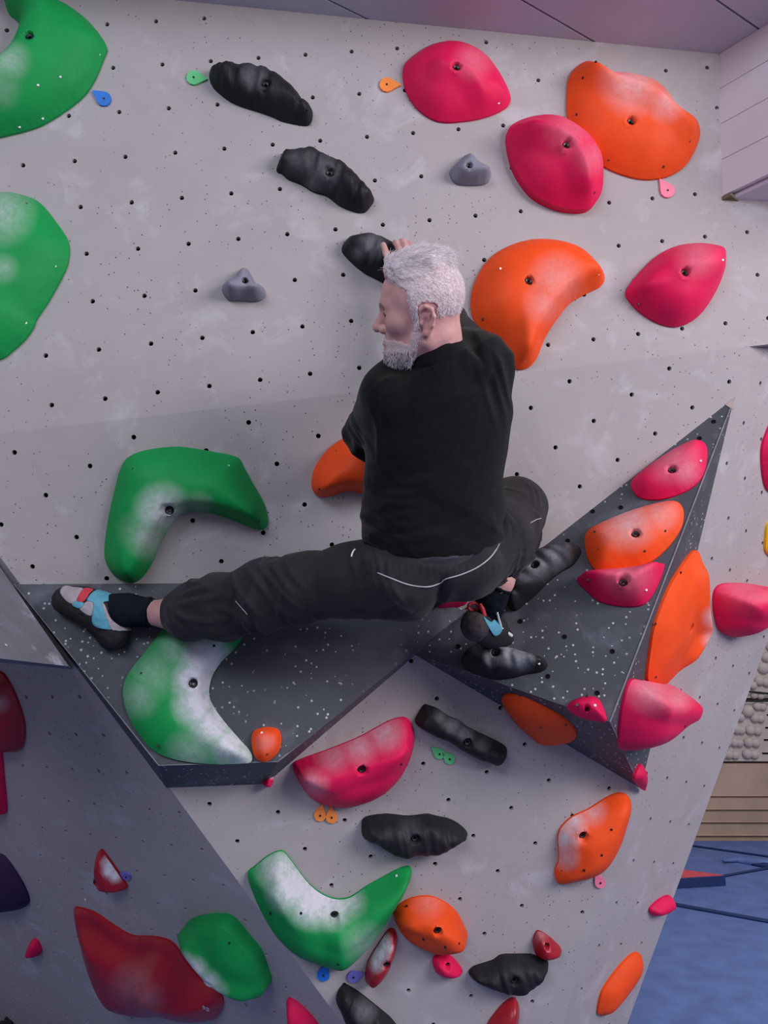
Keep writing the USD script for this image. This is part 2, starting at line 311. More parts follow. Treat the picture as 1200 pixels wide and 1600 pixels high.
# ------------------------------------------------------------------ volumes: big screwed-on wooden pyramids
def lifted(plane, xy, h):
    """camera-space point above the plane seen at pixel xy, h metres off the panel"""
    r = rays(xy)[0]; rw = r[0] * RIGHT + r[1] * UP + r[2] * FWD
    t = ((plane.o + plane.out * h - CAM) @ plane.out) / (rw @ plane.out); return r * t
def wpt(plane, xy): return plane.cam(xy)[0]
A1, E1, B1, C1w, D1w = (wpt(WL, q) for q in ((22, 913), (520, 910), (731, 953), (415, 1225), (260, 1231)))
C1 = lifted(WL, (434, 1190), .17)
V1 = plane3(A1, B1 * .99, C1, (250, 1050))
D1 = V1.cam((248, 1196))[0]; E1f = V1.cam((500, 914))[0]
T2, W2, Q2 = wpt(WL, (1147, 622)), wpt(WL, (640, 1018)), wpt(WL, (1001, 1232))
K2 = lifted(WL, (953, 1128), .34)
F2 = plane3(T2, W2, K2, (900, 930)); S2 = plane3(T2, K2, Q2, (1040, 1000)); D2 = plane3(W2, K2, Q2, (860, 1140))
K0 = lifted(WG, (107, 1041), .16); A0 = lifted(WG, (0, 897), .0); B0 = lifted(WG, (0, 1030), .34)
V0 = plane3(K0, A0, B0, (30, 980))
def volume(name, label, pts, mat, faces, loc, edge=None):
    t = thing(name, label, 'volume', loc)
    m = hull(to_world(np.array(pts)))
    part('body', m, mat, t, smooth=False)
    return t
def inset(plane, d, *pts): return [p for p in pts]
vol1 = volume('climbing_volume', 'wide dark grey speckled wedge volume under the stretched leg', [A1, E1, E1f, B1, B1 * .985, C1w, D1w, C1, D1], 'volume_paint', None, V1.o)
vol2 = volume('climbing_volume', 'tall dark grey speckled pyramid volume covered with pink and orange holds', [T2, W2, Q2, K2], 'volume_paint', None, F2.o)
x0 = [V0.cam(q)[0] for q in ((107, 1041), (0, 897), (-110, 750), (-230, 850), (-150, 1012))]
vol0 = volume('climbing_volume', 'chalk-smeared grey volume corner over the shaded panel at the picture edge', x0 + [WG.cam(q)[0] for q in ((112, 1046), (20, 915), (-60, 800), (-230, 860), (-150, 1020))], 'volume_chalky', None, V0.o)
# painted tip of the tall pyramid, worn to bare wood
def plate(plane, outline, t, mat, parent, name, h0=.001, **k):
    pl = Polygon(plane.uv(outline)); return part(name, slab(plane, pl, t, h0 + t), mat, parent, smooth=False, **k)
simple('worn_wood', (178, 160, 156), .8)
plate(F2, [(1147, 621), (1133, 633), (1146, 641)], .0012, 'worn_wood', vol2, 'worn_tip', label='bare worn wooden tip')
plate(S2, [(1148, 622), (1146, 640), (1150.5, 634)], .0012, 'worn_wood', vol2, 'worn_tip')
def edge(parent, a, b, r, mat_='edge_highlight'):
    a, b = to_world(np.array([a, b])); part('edge_highlight', tube(np.linspace(a, b, 6), r, 6), mat_, parent, smooth=True)
simple('edge_highlight', (120, 120, 130), .6, .4, .3, 30)  # pale strips along volume edges, the edge highlight put in as colour
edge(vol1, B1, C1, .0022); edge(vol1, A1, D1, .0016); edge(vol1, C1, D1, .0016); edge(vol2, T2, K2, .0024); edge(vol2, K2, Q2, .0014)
def holes_on(plane, pts, parent):
    for q in pts:
        c = plane.uv(q)[0]; th = np.arange(12) / 12 * 2 * np.pi
        m = trimesh.creation.annulus(.0048, .0066, .0016, sections=16); m.vertices = plane.xyz(c + m.vertices[:, :2], m.vertices[:, 2] + .0008)
        b = trimesh.creation.cylinder(.0049, .001, sections=14); b.vertices = plane.xyz(c + b.vertices[:, :2], b.vertices[:, 2] + .0004)
        part('bolt_hole', cat([fix(m), fix(b)]), 'dark_gap', parent, smooth=False)
holes_on(F2, [(813, 971), (882, 995), (957, 1018), (856, 1057), (933, 1083), (716, 1010), (887, 845), (926, 799), (970, 793), (1093, 685), (1115, 659)], vol2)
holes_on(V1, [(560, 1000), (300, 1150)], vol1); holes_on(V0, [(33, 991)], vol0)

# ------------------------------------------------------------------ climbing holds
def hold(label, color, plane, outline, H, bolts=(), screws=(), chalk=(), ridges=(), ripple=0., name='climbing_hold', cat_='climbing hold', group=None,
         step=.0085, edge=.008, power=.88, white=None, bolt_dark=True, raise_=0., seed=0):
    """cast hold: outline on its panel, domed H metres high; ridges are (points, height, width in metres) folds, chalk is (x, y, radius px, strength)"""
    px = catmull(outline, True, 7); uv = plane.uv(px)
    if raise_:                                        # outline seen on the lifted base
        w_ = plane.xyz(uv); o_ = w_ - CAM; w_ = w_ - o_ * ((raise_ + edge) / -(o_ @ plane.out))[:, None] - plane.o; uv = np.stack([w_ @ plane.u, w_ @ plane.v], 1)
    poly = Polygon(uv).buffer(0)
    if poly.geom_type != 'Polygon': poly = max(poly.geoms, key=lambda g: g.area)
    poly = poly.simplify(.0004); L = poly.exterior.length; size = math.sqrt(poly.area)
    step = min(step, size / 14)
    nb = max(24, int(L / (step * .9))); bd = np.array([poly.exterior.interpolate(L * k / nb).coords[0] for k in range(nb)])
    x0, y0, x1, y1 = poly.bounds; rng = np.random.default_rng(7 + seed)
    gx, gy = np.meshgrid(np.arange(x0, x1, step), np.arange(y0, y1, step * .866)); gx = gx + (np.arange(gx.shape[0]) % 2)[:, None] * step / 2
    g = np.stack([gx.ravel(), gy.ravel()], 1)
    inn = poly.buffer(-step * .55); g = g[contains_xy(inn, g[:, 0], g[:, 1])]
    rb = min(.0115, size * .09)
    fine = np.array([poly.exterior.interpolate(L * k / (nb * 3)).coords[0] for k in range(nb * 3)]); kf = cKDTree(fine); dm = np.percentile(kf.query(g)[0], 99)
    dome_h = lambda q: edge + H * (1 - (1 - np.clip(kf.query(q)[0] / dm, 0, 1)) ** 2) ** power
    def seat(q):
        """place on the panel under the raised point that is seen at q"""
        uv = plane.uv(q)
        for _ in range(3):
            w_ = plane.xyz(uv, 0); hh = dome_h(uv) + raise_; r_ = plane.uv(q); o_ = plane.xyz(r_, 0) - CAM; k_ = hh / np.maximum(-(o_ @ plane.out), 1e-6)
            x_ = plane.xyz(r_, 0) - o_ * k_[:, None] - plane.o; uv = np.stack([x_ @ plane.u, x_ @ plane.v], 1)
        return uv
    holes = [seat(q)[0] for q in bolts]
    rings = []
    for c in holes:
        g = g[np.hypot(*(g - c).T) > rb * 1.5]; th = np.arange(16) / 16 * 2 * np.pi; dirs = np.stack([np.cos(th), np.sin(th)], 1)
        rings += [c + dirs * rb * 1.18, c + dirs * rb * .98, c + dirs * rb * .5, c[None]]
    pts = np.vstack([bd, g] + rings); tri = Delaunay(pts).simplices
    cen = pts[tri].mean(1); tri = tri[contains_xy(poly.buffer(1e-5), cen[:, 0], cen[:, 1])]
    a_ = pts[tri]; ar = np.cross(a_[:, 1] - a_[:, 0], a_[:, 2] - a_[:, 0]); tri = tri[np.abs(ar) > 1e-9]; ar = ar[np.abs(ar) > 1e-9]
    tri[ar < 0] = tri[ar < 0][:, ::-1]
    d = kf.query(pts)[0]; d[:nb] = 0; t = np.clip(d / dm, 0, 1)
    h = edge + H * (1 - (1 - t) ** 2) ** power
    fade = np.clip(t * 3, 0, 1); fade = fade * fade * (3 - 2 * fade)
    for rp, A, w in ridges:
        rl = catmull(seat(rp), False, 10); rd = cKDTree(catmull(rl, False, 3)).query(pts)[0]
        h = h + fade * A * np.maximum(0, 1 - rd / w) ** 1.15
    if ripple:
        q = pts - pts.mean(0); ax = np.linalg.svd(q[:nb] - q[:nb].mean(0), full_matrices=False)[2][0]; s = q @ ax; c_ = q @ np.array([-ax[1], ax[0]])
        nz = meshkit.noise(np.stack([s * 50 + c_ * 14, c_ * 10, np.full(len(s), seed * 3.1)], 1)); nz2 = meshkit.noise(np.stack([s * 90 + c_ * 30, c_ * 30, np.full(len(s), 9. + seed)], 1))
        h = h + fade * ripple * ((1 - np.abs(2 * nz - 1)) - .5 + .35 * (nz2 - .5))
    else:
        h = h + fade * H * .04 * (meshkit.noise(np.stack([pts[:, 0] * 14, pts[:, 1] * 14, np.full(len(pts), 1. + seed)], 1)) - .5)
    # soften
    nbr = [[] for _ in pts]
    E = np.vstack([tri[:, [0, 1]], tri[:, [1, 2]], tri[:, [2, 0]]]); E = np.unique(np.sort(E, 1), axis=0)
    deg = np.bincount(E.ravel(), minlength=len(pts))
    for _ in range(2):
        sm = np.bincount(E[:, 0], h[E[:, 1]], len(pts)) + np.bincount(E[:, 1], h[E[:, 0]], len(pts)); hn = .5 * h + .5 * sm / np.maximum(deg, 1); hn[:nb] = h[:nb]; h = hn
    n0 = nb + len(g); tops = []
    for i, c in enumerate(holes):
        k = n0 + i * 49; hc = h[k:k + 16].mean(); tops.append(hc); dp = min(.016, hc * .6)
        h[k:k + 16] = hc; h[k + 16:k + 49] = hc - dp
    ch = np.zeros(len(pts)); pxs = proj_px(plane.xyz(pts, h))
    for cx, cy, r, s in chalk:
        ch = np.maximum(ch, s * np.clip(1.25 - np.hypot(pxs[:, 0] - cx, pxs[:, 1] - cy) / r, 0, 1))
    top = plane.xyz(pts, h + raise_)
    rim = plane.xyz(bd, -.001 + raise_ * .0); rim2 = plane.xyz(bd, edge + raise_)
    v = np.vstack([top, rim2, rim]); n = len(pts); f = [tri]
    k = np.arange(nb); kn = (k + 1) % nb; o = 1 if Polygon(bd).exterior.is_ccw else -1
    s1 = np.stack([n + k, n + nb + k, n + nb + kn], 1); s2 = np.stack([n + k, n + nb + kn, n + kn], 1)
    f += [s1[:, ::o], s2[:, ::o]]
    base_pt = plane.xyz(bd.mean(0))[0]
    t_ = thing(name, label, cat_, base_pt, group)
    part('body', (v, np.vstack(f)), color, t_, smooth=True, chalk=np.r_[ch, np.zeros(2 * nb)])
    for c, hc in zip(holes, tops):
        dp = min(.016, hc * .6)
        pr = np.array([[.0001, -.004], [.3, -.004], [.36, .004], [.78, .006], [.9, .004], [.95, -.003], [.0001, -.003]]) * [rb, 1]
        m = trimesh.creation.revolve(pr[:-1], sections=18); m.vertices = plane.xyz(c + m.vertices[:, :2], m.vertices[:, 2] + hc - dp + .003 + raise_)
        part('bolt', fix(m), 'dark_steel' if bolt_dark else 'steel', t_, smooth=30)
    if len(screws):
        su = seat([q[:2] for q in screws]); kd = cKDTree(pts)
        for q, c in zip(screws, su):
            m = trimesh.creation.cylinder(.0036, .003, sections=9); hh = h[kd.query(c)[1]]
            m.vertices = plane.xyz(c + m.vertices[:, :2], m.vertices[:, 2] + hh + raise_ + .0002)
            part('screw', fix(m), 'screw_white' if len(q) > 2 else 'dark_steel', t_, smooth=False)
    return t_
def proj_px(w):
    d = np.atleast_2d(w) - CAM; z = d @ FWD; return np.stack([600 + F * (d @ RIGHT) / z, 800 - F * (d @ UP) / z], 1)

G_, R_, K_, O_, B_ = 'hold_green', 'hold_red', 'hold_pink', 'hold_orange', 'hold_black'
# greens
hold('big green crescent hold in the top corner above the blue marker', G_, WU, [(7,0),(14,22),(32,43),(20,82),(0,103),(-40,125),(-75,170),(-60,215),(-20,218),(10,214),(67,197),(123,160),(147,130),(163,93),(167,74),(143,40),(110,13),(80,-2),(40,-25),(0,-40),(-8,-20)], .085, [(48, 62)], [(58,130,1),(92,115,1),(62,176,1),(20,180,1),(152,77,1)], [(15,95,30,.35),(0,140,30,.2)], [([(10,10),(35,45),(25,85),(-20,120)], .03, .09)])
hold('rounded green hold cut by the picture edge below the top crescent', G_, WU, [(0,303),(40,308),(65,320),(90,350),(108,380),(107,412),(95,440),(75,475),(58,500),(54,512),(40,532),(20,550),(0,563),(-40,562),(-85,500),(-95,400),(-60,325)], .085, [], [(85,414,1),(39,503,1),(41,318)], [(0,330,50,.4),(5,420,22,.3)])
hold('green hooked hold with chalk in its bend, above the wide wedge volume', G_, WL, [(190,730),(205,712),(235,702),(280,698),(330,705),(370,714),(380,727),(395,755),(412,785),(419,812),(414,826),(398,826),(370,815),(335,803),(303,800),(282,806),(265,825),(250,850),(238,880),(222,903),(205,910),(182,901),(167,880),(164,855),(170,810),(180,765)], .075, [(266, 797)], [(357,728,1),(208,733),(201,897),(405,814)], [(255,800,42,.8),(235,840,34,.55),(215,830,30,.2),(310,790,22,.3)], [([(395,800),(335,785),(285,785),(255,815),(235,860),(222,890)], .035, .10)])
hold('green crescent hold worn white with chalk on the wide wedge volume', G_, V1, [(262,978),(300,968),(350,966),(388,972),(370,1010),(346,1035),(331,1060),(328,1090),(345,1120),(370,1150),(392,1175),(393,1190),(380,1193),(330,1194),(275,1187),(240,1172),(215,1143),(198,1110),(193,1080),(200,1055),(225,1022)], .05, [(302, 1068)], [(221,1052),(248,1166),(335,1010)], [(320,1030,40,1.2),(308,1065,38,1.25),(310,1100,38,1.1),(335,1130,40,1.05),(360,1160,36,1.0),(380,1183,26,.8),(240,1050,40,.25),(275,1015,34,.3),(215,1090,32,.3),(300,1180,40,.35)], [([(360,990),(318,1050),(312,1085),(340,1135),(375,1178)], .02, .06)])
hold('green winged hold with a white chalked notch, near the red and white hold', G_, WL, [(387,1365),(400,1351),(420,1335),(440,1328),(453,1340),(475,1370),(495,1390),(520,1402),(545,1401),(570,1385),(600,1368),(628,1354),(641,1354),(641,1370),(628,1400),(610,1430),(590,1460),(565,1490),(540,1508),(520,1510),(490,1502),(460,1488),(435,1465),(415,1435),(398,1400)], .085, [(523, 1432)], [(422,1426),(470,1421),(528,1501),(620,1370,1)], [(440,1360,36,.9),(460,1385,42,1.15),(490,1405,44,1.15),(515,1413,38,1.0),(545,1410,26,.6),(570,1475,34,.3)], [([(445,1345),(475,1388),(520,1418),(560,1408),(630,1365)], .035, .10), ([(523,1432),(533,1470),(535,1505)], .02, .05)])
hold('green leaf-shaped hold overlapping the big red hold', G_, WG, [(277,1462),(295,1451),(325,1447),(350,1452),(375,1480),(395,1505),(407,1535),(411,1553),(397,1560),(370,1553),(345,1542),(325,1530),(300,1505),(285,1480)], .045, [(328, 1531)], [(357,1475)], [(315,1500,22,1.0),(300,1488,18,.8),(335,1520,22,.9),(350,1530,18,.5)], [([(285,1465),(310,1505),(345,1540),(400,1557)], .02, .06)], raise_=.04)
# reds on the shaded panel
rd = hold('big glossy red wavy hold on the shaded panel, behind the green leaf', R_, WG, [(118,1420),(125,1417),(150,1425),(180,1445),(207,1460),(240,1462),(265,1468),(280,1482),(295,1505),(315,1528),(340,1545),(350,1560),(347,1578),(335,1590),(305,1592),(272,1583),(240,1585),(205,1577),(180,1560),(155,1530),(140,1500),(128,1460)], .09, [], [(122,1418,1),(277,1476,1),(340,1580)], [(205,1540,34,.14),(230,1560,26,.14)], [([(130,1440),(180,1490),(230,1500),(262,1500)], -.045, .10), ([(262,1475),(258,1520),(230,1560)], .03, .09)])
bp = np.array(stage.GetPrimAtPath(str(rd.GetPath()) + '/body').GetAttribute('points').Get()) + base(rd); bq_ = proj_px(bp); k_ = np.argmin(np.hypot(bq_[:, 0] - 318, bq_[:, 1] - 1574))
tm_ = meshkit.text_mesh('5D', .016, .002); tm_.vertices = bp[k_] + WG.out * .001 + tm_.vertices[:, :1] * WG.u + tm_.vertices[:, 1:2] * WG.v + tm_.vertices[:, 2:] * WG.out
part('emblem', tm_, 'piping_gray', rd, smooth=False)
hold('dark red rounded hold cut by the picture edge below the chalky volume', R_, WG, [(0,1048),(15,1063),(30,1095),(40,1130),(38,1163),(25,1173),(0,1168),(-35,1165),(-55,1100),(-30,1050)], .07, [], [], [(0,1100,14,.3)])
hold('pink hold sliver at the picture edge below the dark red hold', K_, WG, [(0,1172),(5,1182),(8,1215),(12,1262),(8,1270),(0,1266),(-30,1250),(-35,1200)], .05)
hold('dark purple rounded hold at the picture edge on the shaded panel', 'hold_purple', WG, [(0,1333),(15,1345),(35,1375),(46,1400),(44,1413),(25,1420),(0,1421),(-40,1415),(-50,1370),(-30,1335)], .07)
hold('tiny pink hold alone on the shaded panel', K_, WG, [(43,1484),(52,1467),(60,1469),(66,1482),(63,1490),(47,1490)], .03)
hold('small red and white hold with a blue marker under it', R_, WG, [(152,1348),(154,1332),(160,1326),(168,1335),(180,1352),(195,1374),(200,1386),(185,1388),(169,1383),(158,1372)], .045, [(160, 1371)], [], [(172,1350,14,1.2),(180,1366,13,1.1),(170,1362,10,1.1)])
hold('pink pointed hold rising from the bottom edge on the shaded panel', K_, WG, [(450,1561),(456,1559),(468,1567),(482,1580),(498,1600),(505,1622),(470,1628),(456,1615),(452,1588)], .05)
hold('black hold tip poking up at the bottom corner', B_, WG, [(0,1596),(8,1594),(10,1588),(16,1593),(21,1598),(25,1615),(5,1625),(-10,1612)], .03, ripple=.004)
# blacks
rp = dict(ripple=.026, step=.006, power=.62, bolt_dark=True)
hold('black ribbed hold high on the wall beside a pale green marker', B_, WU, [(327,120),(335,110),(365,107),(385,108),(400,110),(415,114),(435,125),(452,138),(465,150),(475,163),(487,173),(488,187),(481,197),(462,195),(440,190),(427,184),(405,176),(385,170),(362,161),(345,149),(332,136)], .06, [(415,130)], [(481,174)], [(395,120,22,.25)], seed=1, **rp)
hold('black ribbed hold second highest, under the one beside the green marker', B_, WU, [(432,268),(437,252),(443,241),(455,240),(468,238),(490,240),(508,251),(525,258),(540,264),(560,284),(574,298),(584,312),(580,322),(569,333),(552,331),(530,322),(510,307),(490,301),(470,289),(450,281),(440,272)], .06, [(515,270)], [(574,318)], [(500,270,30,.3),(470,255,24,.25),(490,288,16,.35)], seed=2, **rp)
hold('black ribbed hold gripped by the climber beside his head', B_, WU, [(534,393),(540,378),(550,372),(580,371),(598,376),(615,386),(632,398),(650,418),(668,440),(680,458),(676,470),(660,474),(640,468),(615,452),(588,437),(570,428),(550,412)], .06, [], [], [(580,384,22,.35),(560,395,12,.3)], seed=3, **rp)
hold('black ribbed hold under the bent knee on the tall pyramid', B_, F2, [(786,928),(792,918),(800,903),(812,885),(828,871),(855,859),(885,852),(903,855),(908,864),(896,883),(876,895),(856,911),(838,930),(820,944),(806,955),(795,950)], .06, [(836,883)], [], [(835,880,26,.7),(865,868,26,.55),(815,895,16,.4)], seed=4, **rp)
hold('black ribbed foothold under the bent leg, at the foot of the tall pyramid', B_, F2, [(722,1032),(735,1016),(752,1007),(775,1009),(800,1014),(825,1021),(848,1029),(856,1040),(846,1050),(822,1054),(800,1060),(775,1062),(748,1056),(728,1046)], .055, [(774,1019)], [(842,1036,1)], [(795,1019,22,.95),(815,1028,20,.85),(745,1012,12,.4),(770,1028,14,.7)], seed=5, **rp)
hold('black ribbed hold between the two dark volumes beside a green marker pair', B_, WL, [(648,1126),(655,1111),(663,1100),(671,1102),(683,1106),(700,1118),(717,1125),(730,1135),(750,1145),(766,1152),(788,1164),(790,1172),(783,1184),(772,1193),(762,1189),(742,1182),(720,1170),(700,1157),(680,1149),(668,1143),(655,1135)], .055, [(731,1160)], [(779,1172)], [(710,1128,18,.65),(730,1143,16,.6),(690,1118,12,.5),(755,1160,14,.3)], seed=6, **rp)
hold('black ribbed oval hold below the wide pink hold', B_, WL, [(565,1284),(573,1275),(600,1271),(618,1272),(635,1274),(650,1273),(668,1271),(685,1275),(700,1278),(716,1286),(728,1297),(728,1305),(712,1314),(690,1326),(668,1332),(645,1332),(630,1335),(605,1327),(585,1314),(567,1306)], .065, [(649,1312)], [], [(640,1295,20,.12)], seed=7, **rp)
hold('black pointed hold below the small red hold near the bottom', B_, WL, [(732,1519),(738,1510),(752,1505),(770,1499),(782,1491),(800,1490),(830,1490),(843,1496),(855,1500),(854,1506),(846,1519),(832,1534),(806,1547),(785,1545),(765,1538),(742,1530)], .055, [(805,1534)], [], [], seed=8, **rp)
hold('black ribbed hold cut by the bottom edge beside the arete', B_, WL, [(525,1562),(529,1546),(538,1537),(550,1542),(565,1552),(590,1572),(612,1591),(622,1610),(605,1630),(570,1628),(545,1606),(533,1580)], .055, [], [], [(570,1580,20,.35)], seed=9, **rp)
# greys
hold('grey knob hold between the black and pink holds up high', 'hold_gray', WU, [(702,272),(708,262),(716,255),(725,246),(736,246),(745,257),(754,263),(765,268),(766,278),(760,288),(740,291),(712,288)], .055, [(733,259)], [], [(715,275,10,.2)], [([(708,278),(735,274),(762,278)], .03, .03)], bolt_dark=True)
hold('grey three-lobed hold alone on the wall beside the green holds', 'hold_gray', WU, [(347,455),(352,444),(364,439),(370,430),(378,422),(387,423),(394,434),(400,445),(412,451),(415,463),(404,472),(380,471),(358,470)], .055, [(383,438)], [], [(375,452,10,.3)], [([(354,458),(380,456),(410,460)], .03, .03)])
# pinks
hold('pink shell-shaped hold at the top beside an orange marker', K_, WU, [(629,112),(638,96),(668,75),(700,67),(730,72),(760,90),(785,125),(797,158),(782,175),(745,188),(700,193),(675,188),(650,170),(633,142)], .075, [(712,110)], [(780,159,1)], [(740,95,30,.15)], [([(690,103),(715,107),(740,125),(760,165),(765,185)], .022, .05)], bolt_dark=True)
hold('pink hold with a curved ridge overlapping the top orange hold', K_, WU, [(794,203),(810,189),(840,180),(870,180),(900,194),(925,215),(940,240),(943,275),(938,305),(920,325),(890,326),(860,318),(830,300),(806,266),(795,230)], .08, [(882,232)], [(812,197),(927,303)], [(890,210,40,.14),(925,250,30,.15)], [([(832,203),(865,208),(890,225),(908,252),(915,290),(918,322)], .035, .06)], bolt_dark=True, raise_=.018)
hold('pink rounded hold at the end of the wall, apart from the others', K_, WU, [(977,457),(990,436),(1020,405),(1050,388),(1080,382),(1110,384),(1129,393),(1131,420),(1115,460),(1090,495),(1060,511),(1030,507),(1000,490),(981,470)], .09, [(1069,427)], [(1003,470),(1124,411,1)], [(1090,400,34,.16)], [([(985,455),(1030,420),(1070,415),(1125,420)], .02, .06)])
hold('pink bean-shaped hold highest on the tall pyramid', K_, F2, [(986,758),(1000,740),(1040,711),(1075,692),(1093,690),(1104,700),(1104,725),(1095,750),(1070,770),(1030,782),(998,778)], .045, [(1050,733)], [(1095,721,1),(1007,759)], [(1070,735,24,.25),(1050,715,40,.2)])
hold('pink lens-shaped hold just below the orange one on the pyramid', K_, F2, [(902,906),(930,894),(980,888),(1032,882),(1038,888),(1026,920),(1008,944),(980,949),(940,942),(917,925)], .06, [(974,913)], [(920,911),(1010,923,1)], [(980,893,40,.2)], [([(908,905),(950,902),(990,905),(1034,888)], .03, .045)])
hold('small pink drop hold at the pyramid\'s lowest front corner', K_, F2, [(886,1104),(903,1092),(925,1089),(938,1096),(947,1118),(945,1128),(915,1124),(896,1116)], .04, [(917,1107)], [(930,1102,1),(902,1102)], [])
hold('pink lipped hold hanging off the pyramid\'s side face', K_, S2, [(982,1063),(1000,1062),(1040,1068),(1070,1080),(1078,1095),(1062,1115),(1040,1130),(1020,1145),(995,1165),(980,1171),(967,1168),(965,1140),(970,1100)], .10, [], [(983,1111),(1037,1123)], [(1020,1075,40,.3),(1060,1088,25,.3)], [([(975,1085),(1020,1092),(1072,1096)], .05, .06)])
hold('tiny pink pointed hold at the pyramid\'s bottom tip', K_, S2, [(988,1215),(997,1194),(1003,1199),(1004,1220),(1005,1234),(997,1228)], .018)
hold('pink lipped hold at the picture edge beside the tall orange one', K_, WR, [(1113,932),(1124,913),(1160,911),(1200,917),(1240,926),(1242,945),(1205,962),(1175,978),(1147,994),(1130,990),(1118,975)], .10, [(1195,951)], [(1127,935)], [(1160,917,40,.15)], [([(1118,930),(1165,935),(1235,940)], .05, .07)])
hold('pink hold sliver at the picture edge above the yellow one', K_, WR, [(1188,702),(1195,676),(1205,660),(1232,660),(1240,740),(1218,770),(1198,766),(1190,742)], .06)
hold('yellow hold sliver at the picture edge', 'hold_yellow', WR, [(1195,862),(1194,840),(1198,816),(1216,808),(1222,850),(1212,872)], .04)
hold('wide pink hold with a chalky upper lip below the wide wedge volume', K_, WL, [(457,1196),(468,1186),(510,1171),(560,1151),(600,1129),(625,1120),(640,1125),(647,1150),(640,1185),(620,1220),(590,1245),(550,1259),(520,1259),(490,1248),(470,1225)], .085, [(564,1197)], [(480,1218),(625,1190)], [(600,1145,30,.45),(560,1165,30,.4),(520,1180,28,.3),(490,1225,24,.3)], [([(462,1200),(510,1207),(565,1190),(640,1160)], .04, .065)], bolt_dark=True)
hold('small pink drop hold under the orange oval hold', K_, WL, [(675,1502),(680,1492),(692,1490),(705,1493),(718,1507),(722,1516),(712,1521),(698,1523),(682,1518)], .04, [(701,1511)], [], [], bolt_dark=True)
hold('small crimson wedge hold above the black pointed hold', R_, WL, [(832,1472),(836,1457),(842,1453),(860,1464),(876,1481),(868,1490),(850,1495),(837,1491)], .045, [(856,1479)], [], [(845,1460,12,.2)])
hold('small pink hold on the edge of the narrow panel by the mats', K_, WR, [(1013,1420),(1020,1411),(1032,1402),(1043,1398),(1048,1402),(1046,1413),(1034,1424),(1018,1429)], .03)
hold('tiny pink hold at the lower corner of the wide wedge volume', K_, WL, [(409,1218),(416,1208),(424,1207),(428,1215),(424,1225),(412,1223)], .04, [], [], [(426,1212,6,.8)])
hold('thin pink hold sliver showing just below the climber\'s seat', K_, V1, [(678,944),(690,938),(715,933),(728,932),(729,942),(722,947),(700,951),(684,951)], .035)
hold('narrow red and white hold leaning beside the orange oval', R_, WL, [(570,1521),(575,1500),(590,1475),(605,1453),(614,1450),(620,1459),(618,1483),(608,1510),(596,1525),(580,1535),(572,1533)], .055, [(604,1506)], [], [(593,1490,16,1.2),(600,1470,12,1.2),(588,1508,12,1.0),(604,1482,10,1.1)], [([(574,1528),(600,1500),(613,1455)], .02, .03)])
hold('glossy crimson hold cut by the bottom edge', R_, WL, [(761,1602),(774,1580),(790,1563),(803,1558),(810,1570),(809,1598),(804,1622),(770,1625)], .05)
# oranges
hold('orange winged hold in the top corner of the wall', O_, WU, [(885,150),(889,121),(905,103),(920,98),(935,105),(950,114),(985,117),(1020,128),(1045,150),(1060,172),(1085,188),(1092,210),(1085,235),(1068,262),(1040,278),(1005,282),(970,274),(940,260),(905,232),(887,190)], .085, [(987,188)], [(926,106),(909,125),(902,177),(957,241),(1038,259),(1076,222)], [(990,128,50,.4),(1040,160,30,.35)], [([(915,110),(960,128),(1020,150),(1075,200)], .03, .06)], bolt_dark=True)
hold('orange kidney-shaped hold behind the climber\'s shoulder', O_, WU, [(735,480),(740,445),(760,410),(790,388),(830,376),(870,377),(905,388),(930,410),(943,432),(938,448),(915,460),(890,475),(868,502),(850,530),(838,560),(825,575),(808,578),(796,570),(780,545),(760,525),(742,505)], .085, [(827,438)], [(782,420,1),(755,497),(933,431,1),(821,563,1),(912,404)], [(870,435,40,.25),(850,475,30,.22)], [([(930,435),(885,455),(855,490),(830,550)], .03, .07)])
hold('orange hold half hidden behind the climber\'s elbow', O_, WL, [(487,762),(490,735),(505,710),(525,692),(548,682),(600,685),(645,705),(665,740),(650,765),(610,768),(570,772),(545,767),(520,774),(499,776)], .085, [], [(526,705),(499,764)], [], [([(500,765),(545,755),(600,755)], .03, .06)])
hold('orange oval hold with chalky top in the middle of the pyramid', O_, F2, [(914,850),(918,832),(940,818),(990,798),(1035,786),(1058,786),(1068,800),(1065,825),(1045,855),(1015,880),(970,893),(936,895),(920,877)], .05, [(993,833)], [(935,857),(929,831),(1039,829),(1007,860)], [(980,812,45,.45),(1030,800,30,.3)], bolt_dark=True)
hold('tall orange teardrop hold along the pyramid\'s side face', O_, S2, [(1073,869),(1083,859),(1090,866),(1095,890),(1105,920),(1117,950),(1115,985),(1103,1015),(1080,1035),(1055,1050),(1037,1068),(1022,1069),(1009,1061),(1012,1020),(1020,975),(1040,922),(1058,890)], .045, [(1081,983)], [(1066,895),(1036,978),(1025,1058)], [(1116,965,18,.5),(1112,1000,16,.4)], [([(1088,880),(1095,940),(1098,985),(1075,1025)], .03, .06)], bolt_dark=True)
hold('orange flat hold on the pyramid\'s dark underside', O_, D2, [(785,1092),(791,1084),(815,1087),(850,1103),(880,1120),(899,1138),(900,1150),(885,1158),(850,1160),(830,1152),(816,1132),(796,1112)], .035, [], [(808,1097),(882,1140),(845,1137)], [])
hold('small orange rounded hold at the wedge volume\'s lower corner', O_, V1, [(393,1160),(395,1145),(405,1138),(420,1136),(435,1140),(440,1155),(436,1173),(424,1186),(411,1191),(398,1182)], .03, [], [(409,1145,1),(417,1178)], [(415,1160,16,.2)])
